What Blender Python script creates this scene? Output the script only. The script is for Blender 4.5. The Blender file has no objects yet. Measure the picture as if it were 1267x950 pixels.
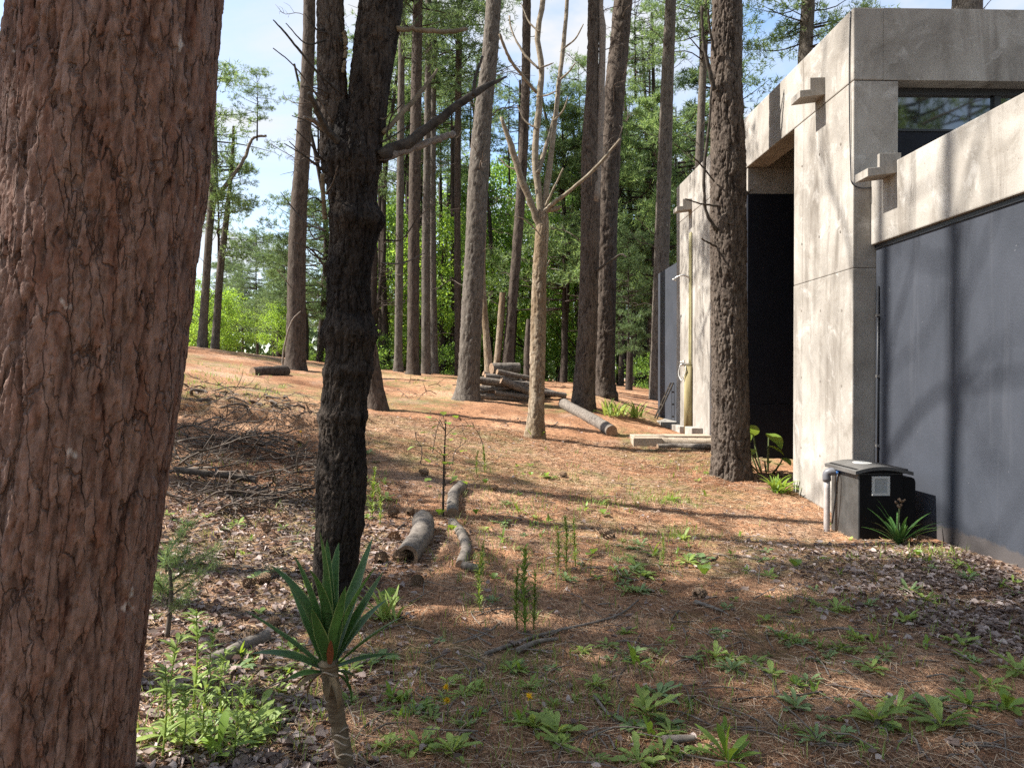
import bpy, bmesh, math, random
import numpy as np
from mathutils import Vector, Matrix, Euler

SC = bpy.context.scene
COL = SC.collection
random.seed(7)
RNG = np.random.default_rng(7)
R = math.radians

# ------------------------------------------------------------------ camera
CAM_Z = 1.6
cam_data = bpy.data.cameras.new("camera")
cam = bpy.data.objects.new("camera", cam_data)
COL.objects.link(cam)
cam_data.sensor_fit = 'HORIZONTAL'
cam_data.sensor_width = 36.0
cam_data.lens = 957.0 / 1267.0 * 36.0
cam_data.clip_start = 0.05
cam_data.clip_end = 3000
cam.location = (0, 0, CAM_Z)
cam.rotation_euler = (R(90 - 0.48), 0, R(-1.586))
SC.camera = cam

# ------------------------------------------------------------------ light
SUN_EL, SUN_AZ = R(47), R(3.0)          # from -X, a little ahead of the camera
sun_dir = Vector((-math.cos(SUN_EL) * math.cos(SUN_AZ), math.cos(SUN_EL) * math.sin(SUN_AZ), math.sin(SUN_EL)))
sl = bpy.data.lights.new("sun", 'SUN')
sl.energy = 5.0
sl.angle = R(0.53)
sl.color = (1.0, 0.95, 0.87)
sun = bpy.data.objects.new("sun", sl)
COL.objects.link(sun)
sun.rotation_euler = sun_dir.to_track_quat('Z', 'Y').to_euler()

world = bpy.data.worlds.new("World")
SC.world = world
world.use_nodes = True
wt = world.node_tree
for n in list(wt.nodes):
    wt.nodes.remove(n)
w_out = wt.nodes.new("ShaderNodeOutputWorld")
w_bg = wt.nodes.new("ShaderNodeBackground")
w_bg.inputs["Strength"].default_value = 0.115
w_sky = wt.nodes.new("ShaderNodeTexSky")
w_sky.sky_type = 'NISHITA'
w_sky.sun_disc = False
w_sky.sun_elevation = SUN_EL
w_sky.sun_rotation = R(-90) + SUN_AZ
w_sky.air_density = 1.0
w_sky.dust_density = 0.7
w_tc = wt.nodes.new("ShaderNodeTexCoord")
w_map = wt.nodes.new("ShaderNodeMapping")
w_map.inputs["Scale"].default_value = (1.0, 1.0, 2.2)
w_map.inputs["Location"].default_value = (1.3, 0.4, 0.25)
w_nz = wt.nodes.new("ShaderNodeTexNoise")
w_nz.inputs["Scale"].default_value = 3.4
w_nz.inputs["Detail"].default_value = 7
w_nz.inputs["Roughness"].default_value = 0.55
w_nz.inputs["Distortion"].default_value = 0.35
w_rmp = wt.nodes.new("ShaderNodeValToRGB")
w_rmp.color_ramp.elements[0].position = 0.42
w_rmp.color_ramp.elements[0].color = (0, 0, 0, 1)
w_rmp.color_ramp.elements[1].position = 0.64
w_rmp.color_ramp.elements[1].color = (1, 1, 1, 1)
w_mix = wt.nodes.new("ShaderNodeMix")
w_mix.data_type = 'RGBA'
w_mix.inputs["B"].default_value = (3.0, 3.05, 3.15, 1)
wt.links.new(w_tc.outputs["Generated"], w_map.inputs["Vector"])
wt.links.new(w_map.outputs["Vector"], w_nz.inputs["Vector"])
wt.links.new(w_nz.outputs["Fac"], w_rmp.inputs["Fac"])
wt.links.new(w_rmp.outputs["Color"], w_mix.inputs["Factor"])
wt.links.new(w_sky.outputs["Color"], w_mix.inputs["A"])
wt.links.new(w_mix.outputs["Result"], w_bg.inputs["Color"])
wt.links.new(w_bg.outputs["Background"], w_out.inputs["Surface"])

SC.view_settings.view_transform = 'Standard'
SC.view_settings.look = 'None'
SC.view_settings.exposure = 1.45
SC.view_settings.gamma = 1.0
SC.view_settings.use_curve_mapping = False
SC.render.engine = 'CYCLES'
SC.cycles.use_denoising = False
SC.cycles.max_bounces = 6
SC.cycles.transparent_max_bounces = 8
SC.cycles.sample_clamp_indirect = 3

# ------------------------------------------------------------------ pixel helpers (photo pixels 1267 x 950)
CAM_M = cam.rotation_euler.to_matrix()


def ray(u, v):
    return CAM_M @ Vector(((u - 633.5) / 957.0, (475.0 - v) / 957.0, -1.0))


def at(u, v, Y):
    d = ray(u, v)
    return Vector((0, 0, CAM_Z)) + d * (Y / d.y)


# ------------------------------------------------------------------ numpy noise
def _hash(ix, iy, iz, seed=0):
    h = (ix.astype(np.int64) * 374761393 + iy.astype(np.int64) * 668265263 + iz.astype(np.int64) * 1440662683 + seed * 974634121) & 0xFFFFFFFF
    h = h.astype(np.uint64)
    h ^= h >> np.uint64(13)
    h = (h * np.uint64(1274126177)) & np.uint64(0xFFFFFFFF)
    h ^= h >> np.uint64(16)
    h = (h * np.uint64(2246822519)) & np.uint64(0xFFFFFFFF)
    h ^= h >> np.uint64(15)
    return h.astype(np.float64) / 4294967295.0


def vnoise(p, seed=0):
    i = np.floor(p)
    f = p - i
    i = i.astype(np.int64)
    f = f * f * (3 - 2 * f)
    out = 0
    for dx in (0, 1):
        wx = f[:, 0] if dx else 1 - f[:, 0]
        for dy in (0, 1):
            wy = f[:, 1] if dy else 1 - f[:, 1]
            for dz in (0, 1):
                wz = f[:, 2] if dz else 1 - f[:, 2]
                out = out + wx * wy * wz * _hash(i[:, 0] + dx, i[:, 1] + dy, i[:, 2] + dz, seed)
    return out


def fbm(p, oct=4, seed=0, rough=0.5):
    a, s, t = 1.0, 0.0, 0.0
    p = np.array(p, float)
    for k in range(oct):
        s = s + a * vnoise(p, seed + k)
        t += a
        a *= rough
        p = p * 2.03 + 11.7
    return s / t


def voronoi(p, seed=0, tilt=False):
    i = np.floor(p).astype(np.int64)
    n = len(p)
    f1 = np.full(n, 9.0)
    f2 = np.full(n, 9.0)
    idr = np.zeros(n)
    dzc = np.zeros(n)
    for dx in (-1, 0, 1):
        for dy in (-1, 0, 1):
            for dz in (-1, 0, 1):
                cx, cy, cz = i[:, 0] + dx, i[:, 1] + dy, i[:, 2] + dz
                px = cx + _hash(cx, cy, cz, seed + 1)
                py = cy + _hash(cx, cy, cz, seed + 2)
                pz = cz + _hash(cx, cy, cz, seed + 3)
                d = np.sqrt((px - p[:, 0]) ** 2 + (py - p[:, 1]) ** 2 + (pz - p[:, 2]) ** 2)
                closer = d < f1
                f2 = np.where(closer, f1, np.minimum(f2, d))
                idr = np.where(closer, _hash(cx, cy, cz, seed + 4), idr)
                dzc = np.where(closer, p[:, 2] - pz, dzc)
                f1 = np.minimum(f1, d)
    if tilt:
        return f1, f2, idr, dzc
    return f1, f2, idr


def smooth(a, b, x):
    t = np.clip((x - a) / (b - a), 0, 1)
    return t * t * (3 - 2 * t)


# ------------------------------------------------------------------ mesh helpers
def np_mesh(name, verts, quads=None, tris=None, smooth_shade=True, mat_index=None, attrs=None):
    me = bpy.data.meshes.new(name)
    verts = np.asarray(verts, np.float32)
    loops, starts, totals = [], [], []
    c = 0
    if quads is not None and len(quads):
        q = np.asarray(quads, np.int32)
        loops.append(q.ravel())
        starts.append(np.arange(len(q)) * 4)
        totals.append(np.full(len(q), 4))
        c = len(q) * 4
    if tris is not None and len(tris):
        t = np.asarray(tris, np.int32)
        loops.append(t.ravel())
        starts.append(np.arange(len(t)) * 3 + c)
        totals.append(np.full(len(t), 3))
    loops = np.concatenate(loops).astype(np.int32)
    starts = np.concatenate(starts).astype(np.int32)
    totals = np.concatenate(totals).astype(np.int32)
    me.vertices.add(len(verts))
    me.vertices.foreach_set("co", verts.ravel())
    me.loops.add(len(loops))
    me.loops.foreach_set("vertex_index", loops)
    me.polygons.add(len(starts))
    me.polygons.foreach_set("loop_start", starts)
    me.polygons.foreach_set("loop_total", totals)
    if smooth_shade:
        me.polygons.foreach_set("use_smooth", np.ones(len(starts), bool))
    if mat_index is not None:
        me.polygons.foreach_set("material_index", np.asarray(mat_index, np.int32))
    if attrs:
        for k, a in attrs.items():
            at_ = me.attributes.new(k, 'FLOAT', 'POINT')
            at_.data.foreach_set("value", np.asarray(a, np.float32))
    me.update(calc_edges=True)
    return me


class MB:
    """collects verts / faces for one mesh"""
    def __init__(self):
        self.v, self.f, self.n = [], [], 0

    def add(self, verts, faces):
        self.v.extend([tuple(p) for p in verts])
        self.f.extend([tuple(i + self.n for i in fc) for fc in faces])
        self.n += len(verts)

    def box(self, x0, x1, y0, y1, z0, z1):
        self.add([(x0, y0, z0), (x1, y0, z0), (x1, y1, z0), (x0, y1, z0), (x0, y0, z1), (x1, y0, z1), (x1, y1, z1), (x0, y1, z1)],
                 [(0, 3, 2, 1), (4, 5, 6, 7), (0, 1, 5, 4), (1, 2, 6, 5), (2, 3, 7, 6), (3, 0, 4, 7)])

    def tube(self, pts, rad, sides=8, caps=True):
        V, Q = tube_np(pts, rad, sides)
        m = len(V) // sides
        fs = [tuple(q) for q in Q.tolist()]
        if caps:
            fs.append(tuple(range(sides - 1, -1, -1)))
            fs.append(tuple((m - 1) * sides + k for k in range(sides)))
        self.add(V.tolist(), fs)

    def mesh(self, name, shade=False):
        me = bpy.data.meshes.new(name)
        me.from_pydata(self.v, [], self.f)
        if shade:
            me.polygons.foreach_set("use_smooth", np.ones(len(me.polygons), bool))
        me.update()
        return me

    def build(self, name, mat, parent=None, shade=False, bevel=0.0):
        me = self.mesh(name, shade)
        if bevel:
            bm = bmesh.new()
            bm.from_mesh(me)
            bmesh.ops.bevel(bm, geom=list(bm.edges), offset=bevel, segments=2, affect='EDGES', profile=0.6)
            bm.to_mesh(me)
            bm.free()
        return obj(name, me, mat, parent)


def tube_np(pts, rad, sides):
    P = np.array([tuple(p) for p in pts], float)
    m = len(P)
    rad = np.broadcast_to(np.asarray(rad, float), (m,))
    T = np.gradient(P, axis=0)
    T /= np.linalg.norm(T, axis=1)[:, None] + 1e-9
    ref = np.array([0, 0, 1.0]) if abs(T[0, 2]) < 0.85 else np.array([1.0, 0, 0])
    A = np.cross(T, ref)
    A /= np.linalg.norm(A, axis=1)[:, None] + 1e-9
    B = np.cross(T, A)
    th = np.arange(sides) * 2 * math.pi / sides
    V = P[:, None, :] + rad[:, None, None] * (np.cos(th)[None, :, None] * A[:, None, :] + np.sin(th)[None, :, None] * B[:, None, :])
    V = V.reshape(-1, 3)
    k = np.arange(sides)
    Q = []
    for r in range(m - 1):
        Q.append(np.stack([r * sides + k, r * sides + (k + 1) % sides, (r + 1) * sides + (k + 1) % sides, (r + 1) * sides + k], 1))
    return V, np.concatenate(Q)


def catmull(pts, n):
    P = np.array(pts, float)
    m = len(P)
    Pe = np.vstack([2 * P[0] - P[1], P, 2 * P[-1] - P[-2]])
    t = np.linspace(0, m - 1, n)
    i = np.minimum(t.astype(int), m - 2)
    f = (t - i)[:, None]
    a, b, c, d = Pe[i], Pe[i + 1], Pe[i + 2], Pe[i + 3]
    return 0.5 * ((2 * b) + (-a + c) * f + (2 * a - 5 * b + 4 * c - d) * f ** 2 + (-a + 3 * b - 3 * c + d) * f ** 3)


def obj(name, me, mat=None, parent=None):
    o = bpy.data.objects.new(name, me)
    COL.objects.link(o)
    if mat is not None and len(me.materials) == 0:
        for m_ in (mat if isinstance(mat, (list, tuple)) else [mat]):
            me.materials.append(m_)
    if parent is not None:
        o.parent = parent
    return o


def empty(name, loc=(0, 0, 0), rz=0.0):
    o = bpy.data.objects.new(name, None)
    COL.objects.link(o)
    o.empty_display_size = 0.2
    o.location = loc
    o.rotation_euler = (0, 0, rz)
    return o


def tag(o, label=None, cat=None, group=None, kind=None):
    if label: o["label"] = label
    if cat: o["category"] = cat
    if group: o["group"] = group
    if kind: o["kind"] = kind
    return o


# ------------------------------------------------------------------ materials
class NT:
    def __init__(self, name):
        self.m = bpy.data.materials.new(name)
        self.m.use_nodes = True
        self.t = self.m.node_tree
        self.b = self.t.nodes["Principled BSDF"]
        self.out = self.t.nodes["Material Output"]
        self.tc = self.t.nodes.new("ShaderNodeTexCoord")

    def n(self, typ, **kw):
        nd = self.t.nodes.new(typ)
        for k, v in kw.items():
            if k in nd.inputs:
                nd.inputs[k].default_value = v
            else:
                setattr(nd, k, v)
        return nd

    def l(self, a, b):
        self.t.links.new(a, b)

    def coords(self, scale=(1, 1, 1), kind="Object", rot=(0, 0, 0), loc=(0, 0, 0)):
        mp = self.n("ShaderNodeMapping")
        mp.inputs["Scale"].default_value = scale
        mp.inputs["Rotation"].default_value = rot
        mp.inputs["Location"].default_value = loc
        self.l(self.tc.outputs[kind], mp.inputs["Vector"])
        return mp.outputs["Vector"]

    def noise(self, vec, scale=5, detail=4, rough=0.55, dist=0.0):
        nd = self.n("ShaderNodeTexNoise")
        nd.inputs["Scale"].default_value = scale
        nd.inputs["Detail"].default_value = detail
        nd.inputs["Roughness"].default_value = rough
        nd.inputs["Distortion"].default_value = dist
        if vec is not None:
            self.l(vec, nd.inputs["Vector"])
        return nd.outputs["Fac"]

    def ramp(self, fac, stops):
        r = self.n("ShaderNodeValToRGB")
        e = r.color_ramp.elements
        while len(e) < len(stops):
            e.new(0.5)
        for el, (p, c) in zip(e, stops):
            el.position = p
            el.color = (*c, 1) if len(c) == 3 else c
        self.l(fac, r.inputs["Fac"])
        return r.outputs["Color"]

    def mix(self, fac, a, b, mode='MIX'):
        m = self.n("ShaderNodeMix")
        m.data_type = 'RGBA'
        m.blend_type = mode
        for s, val in (("Factor", fac), ("A", a), ("B", b)):
            if isinstance(val, (int, float)):
                m.inputs[s].default_value = val
            elif isinstance(val, tuple):
                m.inputs[s].default_value = (*val, 1) if len(val) == 3 else val
            else:
                self.l(val, m.inputs[s])
        return m.outputs["Result"]

    def math(self, op, a, b=0.0):
        m = self.n("ShaderNodeMath", operation=op)
        for k, val in ((0, a), (1, b)):
            if isinstance(val, (int, float)):
                m.inputs[k].default_value = val
            else:
                self.l(val, m.inputs[k])
        return m.outputs[0]

    def attr(self, name):
        a = self.n("ShaderNodeAttribute")
        a.attribute_name = name
        return a.outputs["Fac"]

    def bump(self, h, strength=0.5, dist=0.02):
        b = self.n("ShaderNodeBump")
        b.inputs["Strength"].default_value = strength
        b.inputs["Distance"].default_value = dist
        self.l(h, b.inputs["Height"])
        self.l(b.outputs["Normal"], self.b.inputs["Normal"])
        return b

    def done(self, col, rough=0.8, spec=0.3, metal=0.0):
        if isinstance(col, tuple):
            self.b.inputs["Base Color"].default_value = (*col, 1)
        else:
            self.l(col, self.b.inputs["Base Color"])
        if isinstance(rough, (int, float)):
            self.b.inputs["Roughness"].default_value = rough
        else:
            self.l(rough, self.b.inputs["Roughness"])
        self.b.inputs["Specular IOR Level"].default_value = spec
        self.b.inputs["Metallic"].default_value = metal
        return self.m


def leaf_mat(name, cols, trans=0.35, rough=0.5, tcol=None, spec=0.35):
    """cols: list of colours picked per leaf island"""
    t = NT(name)
    g = t.n("ShaderNodeNewGeometry")
    oi = t.n("ShaderNodeObjectInfo")
    k = len(cols)
    c = t.ramp(g.outputs["Random Per Island"], [(i / max(1, k - 1), cc) for i, cc in enumerate(cols)])
    hs = t.n("ShaderNodeHueSaturation")
    t.l(c, hs.inputs["Color"])
    v = t.math('MULTIPLY_ADD', oi.outputs["Random"], 0.35)
    v.node.inputs[2].default_value = 0.82
    t.l(v, hs.inputs["Value"])
    t.done(hs.outputs["Color"], rough, spec)
    if trans > 0:
        tr = t.n("ShaderNodeBsdfTranslucent")
        hs2 = t.n("ShaderNodeHueSaturation")
        t.l(hs.outputs["Color"], hs2.inputs["Color"])
        hs2.inputs["Hue"].default_value = 0.475
        hs2.inputs["Saturation"].default_value = 1.1
        hs2.inputs["Value"].default_value = 1.7
        t.l(hs2.outputs["Color"], tr.inputs["Color"])
        mx = t.n("ShaderNodeMixShader")
        mx.inputs[0].default_value = trans
        t.l(t.b.outputs[0], mx.inputs[1])
        t.l(tr.outputs[0], mx.inputs[2])
        t.l(mx.outputs[0], t.out.inputs["Surface"])
    return t.m


def bark_mat(name, outer, inner, vary, fine=40, lichen=0.0, lichcol=(0.42, 0.42, 0.38), bump=0.6, patch=None):
    """bark: plate faces (outer) and fresh bark in the splits (inner) follow the modelled plates"""
    t = NT(name)
    pl = t.attr("plate")
    cr = t.attr("cell")
    vec = t.coords((1, 1, 0.35))
    n1 = t.noise(vec, fine, 5, 0.65)
    n2 = t.noise(vec, 3.0, 3, 0.5)
    c = t.mix(t.ramp(pl, [(0.15, (0, 0, 0)), (0.62, (1, 1, 1))]), inner, outer)
    sk = t.noise(t.coords((1, 1, 0.10)), fine * .4, 5, 0.65, 0.5)
    c = t.mix(t.ramp(sk, [(0.42, (0, 0, 0)), (0.66, (0.8,) * 3)]), c, vary)
    warp = t.n("ShaderNodeVectorMath", operation='ADD')
    wn = t.n("ShaderNodeTexNoise")
    wn.inputs["Scale"].default_value = fine * .3
    wn.inputs["Detail"].default_value = 3
    t.l(t.tc.outputs["Object"], wn.inputs["Vector"])
    wsc = t.n("ShaderNodeVectorMath", operation='SCALE')
    wsc.inputs["Scale"].default_value = 1.4 / fine
    t.l(wn.outputs["Color"], wsc.inputs[0])
    t.l(t.coords((1, 1, 0.15)), warp.inputs[0])
    t.l(wsc.outputs[0], warp.inputs[1])
    vo = t.n("ShaderNodeTexVoronoi", feature='DISTANCE_TO_EDGE')
    vo.inputs["Scale"].default_value = fine * .5
    t.l(warp.outputs[0], vo.inputs["Vector"])
    crk = t.ramp(vo.outputs["Distance"], [(0.0, (1, 1, 1)), (0.05, (0, 0, 0))])
    brk = t.ramp(t.noise(t.coords((1, 1, .5), loc=(7, 3, 1)), fine * .25, 3, .6), [(0.42, (0, 0, 0)), (0.54, (1, 1, 1))])
    crk = t.math('MULTIPLY', crk, brk)
    c = t.mix(t.math('MULTIPLY', crk, 0.8), c, tuple(x * .45 for x in inner))
    c = t.mix(t.ramp(cr, [(0.1, (0, 0, 0)), (0.95, (0.75,) * 3)]), c, vary)
    hs = t.n("ShaderNodeHueSaturation")
    t.l(c, hs.inputs["Color"])
    val = t.math('MULTIPLY_ADD', n1, 2.2)
    val.node.inputs[2].default_value = -0.08
    t.l(val, hs.inputs["Value"])
    c = hs.outputs["Color"]
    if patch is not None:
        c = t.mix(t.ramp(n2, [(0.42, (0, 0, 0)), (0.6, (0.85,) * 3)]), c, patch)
    if lichen > 0:
        vv = t.coords((1, 1, 0.7), loc=(3.1, 1.7, 0.4))
        ln = t.noise(vv, 9, 3, 0.6)
        c = t.mix(t.ramp(ln, [(0.74 - lichen, (0, 0, 0)), (0.78 - lichen, (0.8,) * 3)]), c, lichcol)
    h = t.math('SUBTRACT', t.math('ADD', n1, t.math('MULTIPLY', t.noise(vec, fine * 0.35, 3, 0.6), 1.2)), t.math('MULTIPLY', crk, 1.1))
    t.bump(h, bump, 0.012)
    return t.done(c, 0.9, 0.15)


M = {}
M['bark_red'] = bark_mat('bark_red', (0.13, 0.066, 0.045), (0.035, 0.014, 0.009), (0.185, 0.13, 0.107), 60, 0.035, (0.5, 0.48, 0.45), 0.8)
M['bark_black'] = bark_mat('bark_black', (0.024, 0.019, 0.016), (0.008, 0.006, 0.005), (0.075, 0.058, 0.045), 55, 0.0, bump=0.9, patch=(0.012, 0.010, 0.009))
M['bark_brown'] = bark_mat('bark_brown', (0.058, 0.043, 0.034), (0.015, 0.01, 0.008), (0.1, 0.08, 0.064), 45, 0.0, bump=0.8)
M['bark_grey'] = bark_mat('bark_grey', (0.085, 0.072, 0.059), (0.032, 0.024, 0.019), (0.135, 0.117, 0.098), 40, 0.02, (0.36, 0.36, 0.31))
M['bark_pale'] = bark_mat('bark_pale', (0.3, 0.255, 0.195), (0.12, 0.08, 0.05), (0.22, 0.17, 0.115), 35, 0.0, bump=0.8, patch=(0.15, 0.105, 0.062))
M['bark_far'] = bark_mat('bark_far', (0.08, 0.064, 0.053), (0.04, 0.03, 0.024), (0.06, 0.048, 0.04), 20, 0.0)


def wood_mat(name, a, b, scale=(1, 1, 6), fs=18, bump=0.4):
    t = NT(name)
    v = t.coords(scale)
    n1 = t.noise(v, fs, 5, 0.6, 0.3)
    c = t.ramp(n1, [(0.28, a), (0.72, b)])
    t.bump(n1, bump, 0.01)
    return t.done(c, 0.85, 0.2)


M['deadwood'] = wood_mat('deadwood', (0.09, 0.072, 0.058), (0.27, 0.225, 0.185), (1, 1, 1), 25)
M['twig'] = wood_mat('twig', (0.05, 0.038, 0.03), (0.15, 0.12, 0.095), (1, 1, 1), 12)
M['branch_dark'] = wood_mat('branch_dark', (0.015, 0.012, 0.01), (0.08, 0.065, 0.05), (1, 1, 1), 14)
M['branch_olive'] = wood_mat('branch_olive', (0.10, 0.078, 0.048), (0.21, 0.17, 0.115), (1, 1, 1), 14)
M['cutwood'] = wood_mat('cutwood', (0.13, 0.08, 0.05), (0.30, 0.21, 0.14), (1, 1, 1), 20)
M['log'] = wood_mat('log', (0.06, 0.05, 0.043), (0.22, 0.19, 0.16), (1, 1, 1), 22, 0.8)
M['branch_pale'] = wood_mat('branch_pale', (0.11, 0.085, 0.055), (0.28, 0.235, 0.175), (1, 1, 1), 14, .7)
M['timber'] = wood_mat('timber', (0.24, 0.19, 0.14), (0.42, 0.35, 0.27), (8, 1, 8), 5)

M['pine'] = leaf_mat('pine_needle', [(0.07, 0.12, 0.05), (0.10, 0.165, 0.06), (0.145, 0.215, 0.075), (0.18, 0.26, 0.10)], 0.45, 0.55)
M['pine_dark'] = leaf_mat('pine_needle_dark', [(0.06, 0.10, 0.045), (0.088, 0.14, 0.056), (0.12, 0.18, 0.07)], 0.42, 0.55)
M['broadleaf'] = leaf_mat('broadleaf', [(0.08, 0.155, 0.035), (0.13, 0.235, 0.05), (0.18, 0.31, 0.075)], 0.55, 0.5)
M['broadleaf_bright'] = leaf_mat('broadleaf_bright', [(0.14, 0.25, 0.04), (0.19, 0.33, 0.06), (0.25, 0.41, 0.085)], 0.55, 0.5)
M['weed'] = leaf_mat('weed_leaf', [(0.16, 0.23, 0.055), (0.235, 0.32, 0.08), (0.31, 0.40, 0.12)], 0.35, 0.55)
M['weed_blue'] = leaf_mat('weed_leaf_grey', [(0.15, 0.225, 0.085), (0.235, 0.325, 0.14)], 0.3, 0.55)
M['grass'] = leaf_mat('grass_blade', [(0.11, 0.18, 0.03), (0.17, 0.26, 0.05), (0.26, 0.28, 0.09)], 0.35, 0.6)
M['lime'] = leaf_mat('lime_leaf', [(0.16, 0.26, 0.04), (0.22, 0.33, 0.07)], 0.35, 0.4)
M['dryleaf'] = leaf_mat('dry_leaf', [(0.09, 0.06, 0.048), (0.18, 0.13, 0.105), (0.29, 0.22, 0.19), (0.44, 0.36, 0.32)], 0.1, 0.7)
M['needle'] = leaf_mat('dry_needle', [(0.09, 0.05, 0.032), (0.25, 0.13, 0.07), (0.40, 0.235, 0.13), (0.58, 0.45, 0.31)], 0.0, 0.7)
M['yellow'] = leaf_mat('petal', [(0.75, 0.5, 0.02), (0.8, 0.6, 0.04)], 0.2, 0.6)
M['stem'] = leaf_mat('stem', [(0.09, 0.12, 0.04), (0.13, 0.16, 0.06)], 0.0, 0.6)


def plain(name, col, rough=0.6, spec=0.4, metal=0.0, nscale=0, var=0.25, bump=0.0):
    t = NT(name)
    if nscale:
        n1 = t.noise(t.coords(), nscale, 5, 0.6)
        lo = tuple(x * (1 - var) for x in col)
        hi = tuple(min(1, x * (1 + var)) for x in col)
        c = t.ramp(n1, [(0.3, lo), (0.7, hi)])
        if bump:
            t.bump(n1, bump, 0.01)
        return t.done(c, rough, spec, metal)
    return t.done(col, rough, spec, metal)


def concrete_mat():
    t = NT('concrete')
    v = t.coords()
    big = t.noise(v, 0.9, 6, 0.65, 0.5)
    c = t.ramp(big, [(0.28, (0.175, 0.158, 0.138)), (0.5, (0.285, 0.262, 0.232)), (0.72, (0.39, 0.366, 0.332))])
    st = t.noise(t.coords((2.2, 2.2, 0.3)), 1.3, 6, 0.7, 0.9)          # rain streaks
    c = t.mix(t.ramp(st, [(0.5, (0, 0, 0)), (0.7, (0.75,) * 3)]), c, (0.115, 0.097, 0.08))
    bl = t.noise(v, 2.6, 7, 0.72, 0.9)
    c = t.mix(t.ramp(bl, [(0.54, (0, 0, 0)), (0.68, (0.6,) * 3)]), c, (0.45, 0.43, 0.40))
    bd = t.noise(t.coords(loc=(5, 2, 8)), 1.9, 8, 0.75, 0.7)
    c = t.mix(t.ramp(bd, [(0.55, (0, 0, 0)), (0.70, (0.55,) * 3)]), c, (0.125, 0.105, 0.082))
    gr = t.noise(v, 90, 3, 0.6)
    hs = t.n("ShaderNodeHueSaturation")
    t.l(c, hs.inputs["Color"])
    val = t.math('MULTIPLY_ADD', gr, 0.5)
    val.node.inputs[2].default_value = 0.75
    t.l(val, hs.inputs["Value"])
    pits = t.n("ShaderNodeTexVoronoi", feature='F1')
    pits.inputs["Scale"].default_value = 11
    t.l(v, pits.inputs["Vector"])
    pm = t.ramp(pits.outputs["Distance"], [(0.05, (1, 1, 1)), (0.13, (0, 0, 0))])
    c = t.mix(t.math('MULTIPLY', pm, 0.45), hs.outputs["Color"], (0.15, 0.125, 0.10))
    h = t.math('SUBTRACT', t.math('ADD', gr, t.math('MULTIPLY', bl, 1.5)), pm)
    t.bump(h, 0.35, 0.006)
    return t.done(c, 0.85, 0.25)


def navy_mat():
    t = NT('navy_render')
    v = t.coords()
    n1 = t.noise(v, 1.3, 5, 0.65, 0.3)
    c = t.ramp(n1, [(0.25, (0.025, 0.029, 0.038)), (0.75, (0.044, 0.049, 0.062))])
    st = t.noise(t.coords((3, 3, 0.15)), 2.2, 4, 0.6)
    c = t.mix(t.ramp(st, [(0.58, (0, 0, 0)), (0.75, (0.5,) * 3)]), c, (0.068, 0.072, 0.084))
    gr = t.noise(v, 55, 3, 0.7)
    sp = t.noise(v, 24, 2, 0.5)
    c = t.mix(t.ramp(sp, [(0.755, (0, 0, 0)), (0.78, (0.35,) * 3)]), c, (0.2, 0.2, 0.21))
    sep = t.n("ShaderNodeSeparateXYZ")
    t.l(t.tc.outputs["Object"], sep.inputs[0])
    hgt = t.math('ADD', sep.outputs["Z"], t.math('MULTIPLY', t.noise(v, 5, 5, .7), -.22))
    c = t.mix(t.ramp(hgt, [(0.0, (0.35,) * 3), (0.03, (0, 0, 0))]), c, (0.12, 0.09, 0.066))
    t.bump(t.math('ADD', gr, t.math('MULTIPLY', n1, 2.0)), 0.35, 0.008)
    return t.done(c, 0.7, 0.3)


M['concrete'] = concrete_mat()
M['navy'] = navy_mat()
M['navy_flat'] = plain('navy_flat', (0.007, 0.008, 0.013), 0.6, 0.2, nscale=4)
M['black_metal'] = plain('black_metal', (0.005, 0.005, 0.006), 0.55, 0.2, nscale=6)
M['frame_black'] = plain('frame_black', (0.012, 0.012, 0.014), 0.4, 0.5)
M['grey_metal'] = plain('grey_plastic', (0.05, 0.049, 0.047), 0.42, 0.5, nscale=7, var=0.35)
M['lid'] = plain('lid_plastic', (0.085, 0.083, 0.08), 0.4, 0.5, nscale=5, var=0.3)
M['white'] = plain('white_sticker', (0.5, 0.5, 0.48), 0.5, 0.4)
M['vent'] = plain('vent_grey', (0.34, 0.35, 0.35), 0.6, 0.3)
M['pvc'] = plain('pvc_pipe', (0.36, 0.32, 0.30), 0.5, 0.4, nscale=9, var=0.2)
M['pvc_grey'] = plain('pvc_elbow', (0.12, 0.12, 0.13), 0.45, 0.5)
M['chrome'] = plain('tap_metal', (0.45, 0.43, 0.40), 0.35, 0.5, 0.8)
M['post'] = wood_mat('post_wood', (0.16, 0.13, 0.06), (0.33, 0.28, 0.15), (6, 6, 0.7), 4)
M['yellow_pipe'] = plain('yellow_pipe', (0.27, 0.24, 0.12), 0.5, 0.3, nscale=8)
M['joint'] = plain('joint_grout', (0.16, 0.14, 0.12), 0.95, 0.1)
M['blue_tarp'] = plain('blue_tape', (0.05, 0.18, 0.5), 0.5, 0.4)


def glass_mat():
    t = NT('window_glass')
    t.b.inputs["Base Color"].default_value = (0.012, 0.016, 0.016, 1)
    t.b.inputs["Roughness"].default_value = 0.03
    t.b.inputs["Specular IOR Level"].default_value = 1.0
    t.b.inputs["IOR"].default_value = 1.9
    n1 = t.noise(t.coords(), 1.2, 2, 0.5)
    t.bump(n1, 0.05, 0.02)
    return t.m


M['glass'] = glass_mat()


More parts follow.
